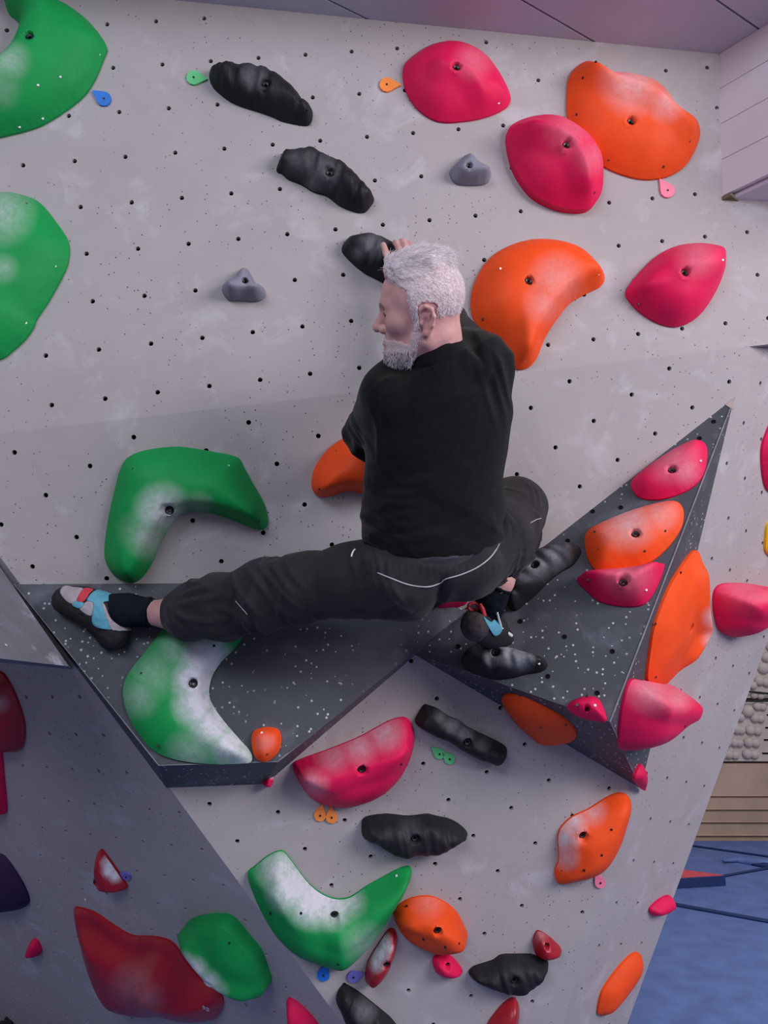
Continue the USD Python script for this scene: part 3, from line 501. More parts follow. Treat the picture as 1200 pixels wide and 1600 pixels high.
hold('orange wavy hold with chalked edge, beside the narrow panel', O_, WL, [(872,1300),(890,1277),(920,1262),(945,1246),(965,1238),(980,1242),(985,1260),(978,1290),(965,1325),(945,1355),(920,1370),(890,1377),(871,1378),(866,1360),(872,1340)], .075, [(913,1308)], [(955,1296),(940,1336),(912,1359),(882,1366)], [(880,1310,26,.8),(895,1285,24,.7),(925,1268,22,.4),(885,1340,20,.5)], [([(880,1345),(883,1310),(905,1285),(960,1255)], .02, .05)])
hold('orange oval hold touching the winged green hold', O_, WL, [(615,1430),(625,1411),(650,1400),(680,1401),(710,1420),(726,1448),(729,1463),(715,1480),(690,1488),(660,1481),(632,1462)], .075, [(681,1446)], [(638,1424),(661,1466),(694,1475),(713,1464)], [(670,1410,26,.15)], [([(630,1422),(660,1430),(682,1440),(728,1460)], .04, .06)], bolt_dark=True)
hold('orange narrow hold low on the panel edge by the blue mats', O_, WR, [(932,1577),(940,1545),(965,1510),(985,1490),(997,1488),(1000,1500),(990,1525),(965,1560),(945,1582),(935,1584)], .035, [], [], [])
# small flat start markers
def drop(cx, cy, r, ang):
    a = math.radians(ang); pts = []
    for k in range(9):
        th = a + math.radians(55 + k * 250 / 8); pts.append((cx + r * math.cos(th), cy - r * math.sin(th)))
    pts.append((cx + 2.0 * r * math.cos(a), cy - 2.0 * r * math.sin(a))); return pts
def marker(label, color, plane, cx, cy, r, ang, screw=True):
    poly = Polygon(plane.uv(drop(cx, cy, r, ang))).buffer(.0015)
    t = thing('route_marker', label, 'route marker', plane.at((cx, cy))[0])
    part('body', slab(plane, poly, .006, .006), color, t, smooth=False)
    m = trimesh.creation.cylinder(.003, .002, sections=10); m.vertices = plane.xyz(plane.uv((cx, cy))[0] + m.vertices[:, :2], m.vertices[:, 2] + .0066)
    part('screw', fix(m), 'dark_steel', t, smooth=False)
marker('pale green marker at the tip of the highest black hold', 'tag_green', WU, 303, 123, 10.5, -5)
marker('blue marker below the big green crescent', 'tag_blue', WU, 163, 156, 10.5, 145)
marker('orange marker beside the shell-shaped pink hold', 'tag_orange', WU, 604, 134, 10.5, 0)
marker('pink marker under the top orange hold', 'tag_pink', WU, 1042, 299, 10.5, 125)
marker('green marker under a black hold, nearer the wedge volume', 'tag_green', WL, 686, 1177, 7.5, 140)
marker('green marker under a black hold, farther from the wedge volume', 'tag_green', WL, 702, 1185, 7.5, 140)
marker('orange marker under the wide pink hold, first of the pair', 'tag_orange', WL, 500, 1273, 8.5, 78)
marker('orange marker under the wide pink hold, second of the pair', 'tag_orange', WL, 518, 1276, 8.5, 92)
marker('blue marker under the winged green hold', 'tag_blue', WL, 505, 1522, 9, 78)
marker('lilac marker beside the narrow red and white hold', 'tag_lilac', WL, 552, 1525, 8.5, 20)
marker('pink marker at the lower end of the orange wavy hold', 'tag_pink', WL, 937, 1378, 8, 118)
marker('dark blue marker under the small red and white hold', 'tag_lilac', WG, 199, 1368, 5.5, 150)
marker('bright blue marker just above the green leaf hold', 'tag_blue', WG, 351, 1444, 6, 150)

# ------------------------------------------------------------------ hall floor, mats and the wooden back wall
def floor_px(x, y, z=0.):
    r = rays((x, y))[0]; rw = r[0] * RIGHT + r[1] * UP + r[2] * FWD; return CAM + rw * ((z - CAM[2]) / rw[2])
tag(part('floor', box((.5, 2.6, -.35), (11, 12, .06)), 'dark_gap', smooth=False), 'dark hall floor under the crash mats', kind='structure')
def mat(name, label, corners, z, t, mat_, top=None, bev=.012, cat_='crash mat', piping=None):
    c = np.array([floor_px(*q, z)[:2] if isinstance(q, tuple) else q for q in corners]); poly = Polygon(c).convex_hull
    th = thing(name, label, cat_, (*poly.centroid.coords[0], z - t))
    outer = np.array(poly.exterior.coords[:-1]); inn = poly.buffer(-bev)
    pts = np.vstack([np.c_[outer, np.full(len(outer), z - bev)], np.c_[outer, np.full(len(outer), z - t)], np.c_[np.array(inn.exterior.coords[:-1]), np.full(len(inn.exterior.coords) - 1, z)]])
    part('body', hull(pts), mat_, th, smooth=25)
    if top:
        m = trimesh.creation.extrude_polygon(poly.buffer(-bev * 1.1), .004, engine='earcut'); m.vertices += [0, 0, z - .001]; part('top_sheet', fix(m), top, th, smooth=False)
    if piping is not None:
        for a_, b_ in piping:
            e = np.array([floor_px(*a_, z), floor_px(*b_, z)]); part('seam_flap', tube(np.linspace(e[0], e[1], 12), .010, 6), 'mat_dark', th)
    return th
YF = floor_px(1180, 1313)[1]
def row(px, py):
    p = floor_px(px, py); return np.array(p[:2])
# seams run across the mats towards the back wall; each mat is its own pad
sa, sb = row(1045, 1413), row(1200, 1441)
dseam = (sb - sa) / np.linalg.norm(sb - sa)
s2a, s2b = row(1133, 1369), row(1200, 1357)
d2 = (s2b - s2a) / np.linalg.norm(s2b - s2a); 
I_ = floor_px(967, 1399)[:2]
s3a, s3b = row(1080, 1322), row(1200, 1339)
d3 = (s3b - s3a) / np.linalg.norm(s3b - s3a)
def far_side(p, d):
    """half of the hall floor beyond the line through p along d"""
    n = np.array([-d[1], d[0]]); n *= np.sign(n[1]); return Polygon([p - d * 30, p + d * 30, p + d * 30 + n * 40, p - d * 30 + n * 40])
room = Polygon([(-3.2, .3), (5.2, .3), (5.2, YF - .07), (-3.2, YF - .07)]); f1, f2, f3 = far_side(sa, dseam), far_side(s2a, d2), far_side(s3a, d3)
m4 = room.intersection(f3); m3 = room.difference(f3).intersection(f1).intersection(f2); m2 = room.intersection(f1).difference(f2).difference(f3); m1 = room.difference(f1).difference(f3)
for pg, nm, z_ in ((m1, 'near blue crash mat with scuffed top, in front of the dark seam', 0), (m2, 'blue crash mat between the dark seam and the red-topped wedge', 0), (m3, 'blue crash mat behind the red-topped wedge', 0), (m4, 'farthest dull blue crash mat along the plank wall', .015)):
    pg = max(getattr(pg, 'geoms', [pg]), key=lambda g: g.area).buffer(-.011)
    mat('crash_mat', nm, [np.array(q) for q in pg.exterior.coords[:-1]], z_, .30 + z_, 'mat_blue')
def inside(p, d, x0, x1): return p + d * (x0 - p[0]) / d[0], p + d * (x1 - p[0]) / d[0]
mat_ends = [inside(sa, dseam, -.6, 4.6), (I_, I_ + d2 * ((5.1 - I_[0]) / d2[0])), inside(s3a, d3, 1.5, 5.1)]
for (q0, q1), nm in zip(mat_ends, ('nearest dark seam strip between the crash mats', 'dark seam strip running out from the red-topped wedge', 'farthest dark seam strip near the plank wall')):
    t_ = thing('mat_seam', nm, 'mat seam', (*((q0 + q1) / 2), 0.)); part('strip', tube(np.c_[np.linspace(q0, q1, 16), np.full(16, .006)], (.025 if 'nearest' in nm else .016), 8, flat=((0, 0, 1), .5)), 'mat_dark', t_, smooth=True)
z_w = .075
w = mat('mat_wedge', 'red-topped mat with dark blue side lying on the blue mats', [(1040, 1386 - 18), (1133, 1368), (1055, 1357), (1000, 1352), (960, 1378)], z_w, z_w - .002, 'mat_dark', top='mat_red', bev=.004)
# crumpled dark blanket-like flap on the far mat
fl = np.array([floor_px(x, y, .03) for x, y in ((1130, 1343), (1150, 1341), (1170, 1344), (1190, 1347), (1215, 1350), (1245, 1352))])
tf = thing('loose_mat_cover', 'crumpled loose blue mat cover on the mat before the plank wall', 'mat cover', fl.mean(0) * [1, 1, 0])
part('body', tube(fl + np.array([0, 0, -.012]), np.array([.012, .03, .045, .05, .045, .02]), 10, flat=((0, 0, 1), .8)), 'mat_blue', tf, smooth=True)
part('fold', tube(fl[2:] + np.array([0, -.05, -.02]), np.array([.01, .03, .032, .02]), 8), 'mat_dark', tf, smooth=True)
# plank wall
back = part('wall_back', box((1.0, YF + .12, 1.75), (11, .1, 4.2)), 'board', smooth=False); tag(back, 'back wall of the hall behind the climbing wall', kind='structure')
def back_px(x, y, Y=YF):
    r = rays((x, y))[0]; rw = r[0] * RIGHT + r[1] * UP + r[2] * FWD; return CAM + rw * ((Y - CAM[1]) / rw[1])
zs = [back_px(1180, y)[2] for y in (1191, 1244, 1265, 1285, 1306, 1330)]
for k in range(5):
    z1, z0 = zs[k], zs[k + 1]
    part('plank', box((1.0, YF - .012 + .004 * k, (z0 + z1) / 2), (7, .05, z1 - z0 - .008), np.eye(3), .006), 'wood', back, smooth=False)
    part('plank_edge', box((1.0, YF - .040 + .004 * k, z0 + .012), (7, .03, .016), np.eye(3), .005), 'wood', back, smooth=False)
# training board with rows of round knobs
kb = thing('training_board', 'pale training board with rows of round knobs above the planks', 'training board', back_px(1170, 1190))
z_lo = back_px(1180, 1189)[2]; z_cut = back_px(1180, 1096)[2]; z_hi = back_px(1180, 985)[2]
xc = back_px(1165, 1100)[0]
part('panel', box((xc, YF - .035, (z_lo + z_cut) / 2), (1.5, .06, z_cut - z_lo - .004), np.eye(3), .004), 'board', kb, smooth=False)
part('panel', box((xc, YF - .035, (z_cut + z_hi) / 2 + .02), (1.5, .06, z_hi - z_cut - .03), np.eye(3), .004), 'board', kb, smooth=False)
ico = trimesh.creation.icosphere(2, 1.0)
def knob(x, y, r):
    c = back_px(x, y, YF - .07); m = ico.copy(); m.vertices = c + m.vertices * np.array([1, .9, 1]) * r * c[1] / F * 1.0; part('knob', m, 'board', kb, smooth=True)
for x, y, r in ((1168,1111,9.5),(1183,1103,7),(1191,1104,6.5),(1179,1122,7),(1188,1123,6.5),(1156,1121,7),(1151,1140,7),(1158,1141,6.5),(1172,1141,7.5),(1183,1142,7),(1147,1160,7),(1155,1161,6.5),(1169,1160,7.5),(1180,1161,7),(1138,1179,7),(1148,1180,6.5),(1167,1178,7.5),(1178,1179,7),
                (1192,1044,9),(1202,1043,8),(1186,1064,7.5),(1197,1066,7.5),(1176,1071,6.5),(1178,1086,6),(1188,1087,6),(1197,1027,8),(1208,1026,8),(1204,1010,8),(1213,1060,7.5),(1206,1085,6),(1140,1141,7),(1136,1160,7),(1128,1180,7)):
    knob(x, y, r)
for y in (1117, 1137, 1156, 1177):
    c = back_px(1203 - (y - 1117) * .12, y, YF - .068); part('slot', box(c, (.06, .02, .012), np.eye(3), .003), 'dark_gap', kb, smooth=False)
for k, ((ax_, ay_), (bx_, by_)) in enumerate((((1100, 1073), (1260, 1090)), ((1090, 1095), (1260, 1095)))):
    e0, e1 = back_px(ax_, ay_, YF - .11), back_px(bx_, by_, YF - .11)
    t_ = thing('cable', ('black cable sagging across the knob board, upper of two', 'black straight cable across the knob board, lower of two')[k], 'cable', e0)
    part('strand', tube(np.linspace(e0, e1, 14), .009, 8), 'cable', t_, smooth=True)

# ------------------------------------------------------------------ the climber: distance fields meshed by surface nets
def smin(a, b, k):
    h = np.maximum(k - np.abs(a - b), 0) / k; return np.minimum(a, b) - h * h * k * .25
def rcone(p, a, b, ra, rb):
    a, b = np.asarray(a), np.asarray(b); ba = b - a; t = np.clip((p - a) @ ba / max(ba @ ba, 1e-12), 0, 1)
    return np.linalg.norm(p - a - t[:, None] * ba, axis=1) - (ra + (rb - ra) * t)
def chain(p, pts, rs, k=.02, flat=None):
    if flat is not None:
        ax, fac = flat; c = np.asarray(pts[0]); p = p + ax * (((p - c) @ ax) * (1 / fac - 1))[:, None]
        pts = [np.asarray(q) + ax * (((np.asarray(q) - c) @ ax) * (1 / fac - 1)) for q in pts]
    d = None
    for i in range(len(pts) - 1):
        e = rcone(p, pts[i], pts[i + 1], rs[i], rs[i + 1]); d = e if d is None else smin(d, e, k)
    return d * (flat[1] ** .5 if flat is not None else 1)
def ell(p, c, r, axes=np.eye(3)):
    q = (p - np.asarray(c)) @ np.asarray(axes).T / np.asarray(r); k0 = np.linalg.norm(q, axis=1); k1 = np.linalg.norm(q / np.asarray(r), axis=1)
    return k0 * (k0 - 1) / np.maximum(k1, 1e-9)
def nets(f, lo, hi, h):
    """closed smooth mesh of f < 0, evaluated finely only near the surface"""
    lo, hi = np.asarray(lo, float), np.asarray(hi, float); B = 4
    n = (np.ceil((hi - lo) / (h * B)).astype(int)) * B + 1
    cx = [lo[k] + h * np.arange(0, n[k], B) for k in range(3)]
    cg = np.stack(np.meshgrid(*cx, indexing='ij'), -1); cd = f(cg.reshape(-1, 3)).reshape(cg.shape[:3])
    D = np.repeat(np.repeat(np.repeat(cd, B, 0), B, 1), B, 2)[:n[0], :n[1], :n[2]].copy()
    near = np.abs(cd) < h * B * 2.2
    near = np.repeat(np.repeat(np.repeat(near, B, 0), B, 1), B, 2)
    pad = np.zeros_like(near); pad |= near
    for ax in range(3): pad |= np.roll(near, -B + 1, ax)
    pad = pad[:n[0], :n[1], :n[2]]
    idx = np.argwhere(pad); 
    for i in range(0, len(idx), 400000):
        q = idx[i:i + 400000]; D[q[:, 0], q[:, 1], q[:, 2]] = f(lo + q * h)
    S = D < 0; nx, ny, nz = np.array(D.shape) - 1
    cnt = sum(S[a:nx + a, b:ny + b, c:nz + c].astype(np.int8) for a in (0, 1) for b in (0, 1) for c in (0, 1))
    act = (cnt > 0) & (cnt < 8); cells = np.argwhere(act); vid = -np.ones(act.shape, int); vid[act] = np.arange(len(cells))
    acc = np.zeros((len(cells), 3)); num = np.zeros(len(cells))
    for ax in range(3):
        o1, o2 = [k for k in range(3) if k != ax]
        for a in (0, 1):
            for b in (0, 1):
                p0 = cells.copy(); p0[:, o1] += a; p0[:, o2] += b; p1 = p0.copy(); p1[:, ax] += 1
                d0, d1 = D[tuple(p0.T)], D[tuple(p1.T)]; m = (d0 < 0) != (d1 < 0); t = np.where(m, d0 / np.where(m, d0 - d1, 1), 0)
                q = p0.astype(float); q[:, ax] += t; acc[m] += q[m]; num[m] += 1
    V = lo + h * acc / num[:, None]; Fs = []
    for ax in range(3):
        o1, o2 = (ax + 1) % 3, (ax + 2) % 3
        sl0 = [slice(None)] * 3; sl1 = [slice(None)] * 3; sl0[ax] = slice(0, -1); sl1[ax] = slice(1, None)
        A, Bq = S[tuple(sl0)], S[tuple(sl1)]; e = np.argwhere(A != Bq); fl = A[tuple(e.T)]
        ok = (e[:, o1] > 0) & (e[:, o2] > 0) & (e[:, o1] < act.shape[o1]) & (e[:, o2] < act.shape[o2]) & (e[:, ax] < act.shape[ax]); e, fl = e[ok], fl[ok]
        qs = []
        for a, b in ((1, 1), (0, 1), (0, 0), (1, 0)):
            c = e.copy(); c[:, o1] -= a; c[:, o2] -= b; qs.append(vid[tuple(c.T)])
        q = np.stack(qs, 1); q[~fl] = q[~fl][:, ::-1]; q = q[(q >= 0).all(1)]; Fs.append(q)
    q = np.vstack(Fs); m = trimesh.Trimesh(V, np.vstack([q[:, [0, 1, 2]], q[:, [0, 2, 3]]]), process=False)
    return fix(m)
def bounds(ps, pad):
    ps = np.asarray(ps); return ps.min(0) - pad, ps.max(0) + pad
def hits(f, pxs, z0=1.45):
    """points where the sight lines through pixels first meet f = 0 (used once, to lay seams and folds on the cloth)"""
    r = rays(pxs); rw = r[:, :1] * RIGHT + r[:, 1:2] * UP + r[:, 2:] * FWD; L = np.linalg.norm(rw, axis=1); t = np.full(len(r), z0)
    for _ in range(60):
        d = f(CAM + rw * t[:, None]); t = np.minimum(t + d * .65 / L, 2.4)
        if np.abs(d).max() < 4e-4: break
    return CAM + rw * t[:, None]
def fnoise(p, sc, seed=0): return meshkit.noise(p * np.asarray(sc), seed) - .5
man = thing('person', 'grey-haired bearded person in black climbing with one leg stretched sideways', 'person', P(680, 890, 1.8))
DEP = FWD  # depth axis

def fold_field(f, lines):
    """cloth folds: raised lines laid on the cloth f, each (pixels, height, width)"""
    pts, hh, ww = [], [], []; cs = [catmull(px, False, 6) for px, _, _ in lines]; Q = hits(f, np.vstack(cs)); at = 0
    for c, (px, h_, w_) in zip(cs, lines):
        q = Q[at:at + len(c)]; at += len(c); ok = np.r_[True, np.linalg.norm(np.diff(q, axis=0), axis=1) < .06]; q = q[ok]
        L = np.r_[0, np.cumsum(np.linalg.norm(np.diff(q, axis=0), axis=1))]; n = max(4, int(L[-1] / .003)); u = np.linspace(0, L[-1], n)
        pts.append(np.stack([np.interp(u, L, q[:, k]) for k in range(3)], 1)); hh.append(h_ * np.sin(np.pi * np.clip(u / max(L[-1], 1e-6), .08, .92)) ** .7); ww.append(np.full(n, w_))
    T = cKDTree(np.vstack(pts)); hh, ww = np.concatenate(hh), np.concatenate(ww)
    def g(p):
        d, i = T.query(p, k=3, distance_upper_bound=.05); out = np.zeros(len(p))
        for k in range(3):
            m = np.isfinite(d[:, k]); j = i[m, k]; out[m] = np.maximum(out[m], hh[j] * np.exp(-(d[m, k] / ww[j]) ** 2))
        return out
    return g
# --- trousers
Lleg = [P(640, 900, 1.80), P(600, 904, 1.81), P(555, 906, 1.83), P(480, 917, 1.87), P(412, 931, 1.91), P(350, 948, 1.955), P(300, 957, 1.995), P(290, 959, 2.01), P(279, 959, 2.02)]
Lr = [.088, .088, .085, .076, .077, .074, .068, .056, .045]
Rleg = [P(730, 886, 1.83), P(772, 842, 1.95), P(806, 793, 2.13)]; Rr = [.078, .090, .086]
Rshin = [P(806, 793, 2.13), P(800, 838, 2.08), P(796, 872, 2.04), P(790, 890, 2.02)]; Rs = [.082, .066, .048, .036]
def cutplane(a, b, c):
    n = np.cross(b - a, c - a); n /= np.linalg.norm(n); n *= -np.sign(n[2]); return lambda p: (p - a) @ n   # positive below
waist = cutplane(P(563, 832, 1.80), P(787, 856, 1.80), P(690, 885, 1.69))
def ridged(x): return 1 - np.abs(2 * x - 1) * 2
def along(p, a, b):
    ax = b - a; L = np.linalg.norm(ax); ax = ax / L; s = (p - a) @ ax; q = p - a - s[:, None] * ax; return s, q, ax
def trousers(p, wr=True):
    d = np.maximum(ell(p, P(677, 883, 1.80), (.152, .116, .083), (RIGHT, FWD, UP)), -waist(p))
    d = smin(d, np.linalg.norm(p - P(638, 907, 1.775), axis=1) - .083, .022); d = smin(d, np.linalg.norm(p - P(736, 880, 1.775), axis=1) - .070, .02)
    d = smin(d, chain(p, Lleg, Lr, .03), .05); leg2 = smin(chain(p, Rleg, Rr, .03), chain(p, Rshin, Rs, .02), .012); d = smin(d, leg2, .03)
    if wr:
        s, q, ax = along(p, P(628, 900, 1.8), P(250, 958, 2.03)); n = q @ UP; m = q @ FWD
        w1 = ridged(meshkit.noise(np.stack([s * 34 + n * 20 + m * 8, n * 6, m * 6], 1), 3)); g1 = np.exp(-((s - .33) / .10) ** 2)
        w2 = ridged(meshkit.noise(np.stack([s * 20 - n * 26, n * 8 + 5, m * 7], 1), 4)); g2 = np.clip((s - .40) / .08, 0, 1) * np.clip((.64 - s) / .05, 0, 1)
        s3, q3, ax3 = along(p, P(655, 880, 1.8), P(600, 960, 1.8)); n3 = q3 @ RIGHT
        w3 = ridged(meshkit.noise(np.stack([n3 * 46 + s3 * 14, s3 * 7, q3 @ FWD * 8], 1), 5)); g3 = np.exp(-((np.abs(n3 + .03)) / .07) ** 2) * np.exp(-(s3 - .07) ** 2 / .01)
        s4, q4, _ = along(p, P(806, 793, 2.13), P(790, 890, 2.02)); w4 = ridged(meshkit.noise(np.stack([s4 * 48 + (q4 @ RIGHT) * 16, q4 @ RIGHT * 7, q4 @ FWD * 7], 1), 6)); g4 = np.clip((s4 - .01) / .05, 0, 1) * (np.linalg.norm(q4, axis=1) < .12)
        s5, q5, _ = along(p, P(770, 838, 1.92), P(806, 760, 2.13)); w5 = ridged(meshkit.noise(np.stack([s5 * 36 + (q5 @ RIGHT) * 30, q5 @ RIGHT * 6, q5 @ FWD * 6], 1), 8)); g5 = np.exp(-((s5 + .02) / .06) ** 2) * ((p - CAM) @ FWD > 1.86)
        # gathered waist
        zz = (p - P(680, 880, 1.7)) @ UP; xx = (p - P(680, 880, 1.7)) @ RIGHT
        w6 = np.sin(xx * 420 + 3 * meshkit.noise(np.stack([xx * 20, zz * 10, xx * 0], 1), 2)); g6 = np.exp(-((zz + .012) / .016) ** 2) * (np.abs(xx) < .16)
        lo = meshkit.noise(p * 16, 9) - .5
        d = d - .013 * w1 * g1 - .012 * w2 * g2 - .010 * w3 * g3 - .010 * w4 * g4 - .008 * w5 * g5 - .0011 * w6 * g6 - .006 * lo + .012 * np.exp(-((xx - .018 - .1 * zz) / .012) ** 2) * np.clip((-zz - .02) / .03, 0, 1) * ((p - CAM) @ FWD < 1.8)
    return d
tr_b = bounds(Lleg + Rleg + Rshin + [P(678, 893, 1.8)], .16)
A_, W_ = .0125, .0068
tr_f = fold_field(trousers, [([(362, 900), (375, 928), (403, 960)], A_, W_), ([(385, 888), (405, 913), (432, 947), (452, 962)], A_, W_), ([(405, 884), (427, 910), (460, 946)], A_, W_), ([(423, 879), (438, 903), (455, 930)], A_ * .8, W_), ([(446, 874), (455, 895), (478, 922)], A_ * .5, W_),
    ([(272, 947), (318, 937), (353, 930)], A_, W_), ([(280, 964), (318, 971), (356, 967)], A_, W_), ([(280, 932), (302, 924), (330, 916)], A_ * .8, W_), ([(262, 950), (268, 965), (276, 977)], A_ * .7, W_), ([(340, 950), (370, 960), (395, 978)], A_ * .7, W_),
    ([(588, 858), (598, 905), (618, 943), (640, 956)], A_ * .9, W_), ([(578, 862), (587, 910), (605, 942)], A_ * .8, W_), ([(568, 858), (575, 885), (590, 930)], A_ * .6, W_), ([(556, 858), (552, 875), (556, 900)], A_ * .6, W_), ([(606, 880), (612, 915), (632, 945)], A_ * .6, W_),
    ([(784, 800), (792, 818), (794, 838)], A_, W_), ([(790, 800), (802, 820), (806, 836)], A_ * .7, W_), ([(832, 757), (840, 772), (843, 788)], A_ * .8, W_ * .8), ([(824, 754), (832, 770), (834, 786)], A_ * .6, W_ * .8),
    ([(820, 826), (806, 838), (796, 850)], A_, W_ * .8), ([(830, 838), (815, 852), (796, 862)], A_, W_ * .8), ([(822, 860), (808, 868), (792, 872)], A_ * .8, W_ * .8)])
tr_s = lambda p: trousers(p, True) - tr_f(p)
tr = part('trousers', nets(tr_s, *tr_b, .0046), 'trouser', man, smooth=True)
def stitched(pxs, r, parent, name='piping', mat_='piping_gray', f=None):
    pts = hits(f or tr_s, catmull(pxs, False, 5)); part(name, tube(pts - FWD * .0005, r, 6), mat_, parent)
stitched([(590, 895), (612, 904), (640, 914), (668, 917), (688, 911), (696, 905), (720, 898), (745, 887), (765, 872), (777, 856), (782, 843)], .0017, tr)
stitched([(368, 939), (376, 948), (386, 960)], .0012, tr)
stitched([(549, 870), (551, 863), (555, 858)], .0022, tr, 'zip_pull', 'screw_white')
stitched([(829, 817), (838, 812), (845, 810)], .0014, tr)

# --- sweater
spine = [P(675, 832, 1.80), P(678, 760, 1.80), P(682, 690, 1.79), P(688, 625, 1.785), P(690, 592, 1.785)]; spr = [.156, .143, .152, .146, .11]
larm = [P(603, 622, 1.74), P(577, 681, 1.945), P(628, 722, 2.09)]; lar = [.062, .058, .040]
rarm = [P(754, 583, 1.765), P(698, 502, 2.02), P(650, 436, 2.095)]; rar = [.062, .047, .036]
def cutplane(a, b, c):
    n = np.cross(b - a, c - a); n /= np.linalg.norm(n); n *= -np.sign(n[2]); return lambda p: (p - a) @ n   # positive below
hem = cutplane(P(563, 836, 1.80), P(784, 836, 1.80), P(680, 872, 1.69))
hem2 = cutplane(P(563, 820, 1.80), P(786, 866, 1.80), P(690, 890, 1.69))
def torso(p): return chain(p, spine, spr, .05, (FWD, .74))
def sweater(p, wr=True):
    d = torso(p)
    trap = smin(rcone(p, P(688, 585, 1.76), P(612, 606, 1.75), .062, .052), rcone(p, P(690, 580, 1.765), P(752, 566, 1.775), .060, .055), .03)
    trap = smin(trap, np.linalg.norm(p - P(690, 574, 1.725), axis=1) - .052, .03)
    d = smin(d, trap, .05); d = smin(d, chain(p, larm, lar, .02), .028); d = smin(d, chain(p, rarm, rar, .03), .035)
    if wr:
        x = (p - P(680, 720, 1.7)) @ RIGHT; z = (p - P(680, 720, 1.7)) @ UP; y = (p - P(680, 720, 1.7)) @ FWD
        # diagonal pulls from the hem up to the raised arm
        w = ridged(meshkit.noise(np.stack([x * 4, (z - .55 * x) * 17 + 2, y * 4], 1), 11)); w2 = ridged(meshkit.noise(np.stack([x * 7 + 3, (z + .5 * x) * 30, y * 5], 1), 12))
        low = np.clip(-z / .09, 0, 1)
        zs_ = (p - P(760, 570, 1.76)); gs = np.exp(-(zs_ ** 2).sum(1) / .014); w3 = ridged(meshkit.noise(np.stack([(x + z * .35) * 34, (z - x) * 6, y * 6], 1), 13))
        es = p - larm[1]; ge = np.exp(-(es ** 2).sum(1) / .012); w4 = ridged(meshkit.noise(np.stack([x * 30, z * 30 + x * 20, y * 20], 1), 14))
        d = d - .009 * w * (.4 + .6 * low) - .006 * w2 * low - .011 * w3 * gs - .009 * w4 * ge - .004 * (meshkit.noise(p * 11, 15) - .5)
    # the neck opening
    d = np.maximum(d, -(rcone(p, P(684, 566, 1.735), P(664, 505, 1.71), .057, .057)))
    return np.maximum(d, hem(p) - .004 * (meshkit.noise(p * 14, 17) - .5) * 4 * .6)
def sleeve_cut(d, p): return d
sw_b = bounds(spine + larm + rarm, .17)
sw_f = fold_field(sweater, [([(750, 543), (762, 570), (756, 600)], .009, .010), ([(730, 550), (748, 572), (752, 605)], .009, .010), ([(770, 548), (782, 575), (784, 600)], .006, .009),
    ([(650, 642), (717, 622), (777, 600)], .006, .011), ([(588, 750), (653, 754), (722, 728)], .008, .011), ([(582, 768), (645, 770), (735, 740)], .006, .010), ([(572, 818), (630, 822), (735, 786)], .009, .010),
    ([(580, 838), (655, 842), (768, 812)], .010, .010), ([(595, 806), (670, 802), (768, 766)], .008, .010), ([(620, 858), (690, 856), (775, 830)], .009, .009), ([(600, 790), (660, 786), (740, 758)], .006, .009),
    ([(543, 668), (560, 690), (577, 705)], .007, .008), ([(546, 650), (566, 678), (584, 712)], .008, .008), ([(585, 610), (600, 596), (618, 590)], .006, .009), ([(580, 640), (592, 670), (590, 720)], .008, .009)])
sweater_s = lambda p: np.maximum(sweater(p) - sw_f(p), hem(p) - .006)
sw = part('sweater', nets(sweater_s, *sw_b, .0048), 'sweater', man, smooth=True)
def shirt(p): return np.maximum(torso(p) + .001 - .003 * ridged(meshkit.noise(np.stack([(p @ RIGHT) * 10, (p @ UP) * 60 - (p @ RIGHT) * 16, p @ FWD * 8], 1), 21)), np.maximum(hem2(p), -hem(p) - .003))
part('undershirt', nets(shirt, *bounds([P(675, 850, 1.8)], .22), .0045), 'undershirt', man, smooth=True)
# ribbed collar round the neck
nb_, nt_ = P(686, 572, 1.735), P(664, 505, 1.71); na = (nt_ - nb_) / np.linalg.norm(nt_ - nb_); e1 = np.cross(na, FWD); e1 /= np.linalg.norm(e1); e2 = np.cross(na, e1)
cc = P(680, 556, 1.728); th = np.arange(48) / 48 * 2 * np.pi
part('collar', tube(cc + .0655 * np.cos(th)[:, None] * e1 + .0655 * np.sin(th)[:, None] * e2 - (.012 * (np.stack([np.sin(th)] * 3, 1) * np.sign(e2 @ FWD)) + .006) * na, .0085, 12, True, flat=(na, 2.6)), 'sweater', sw, smooth=True)

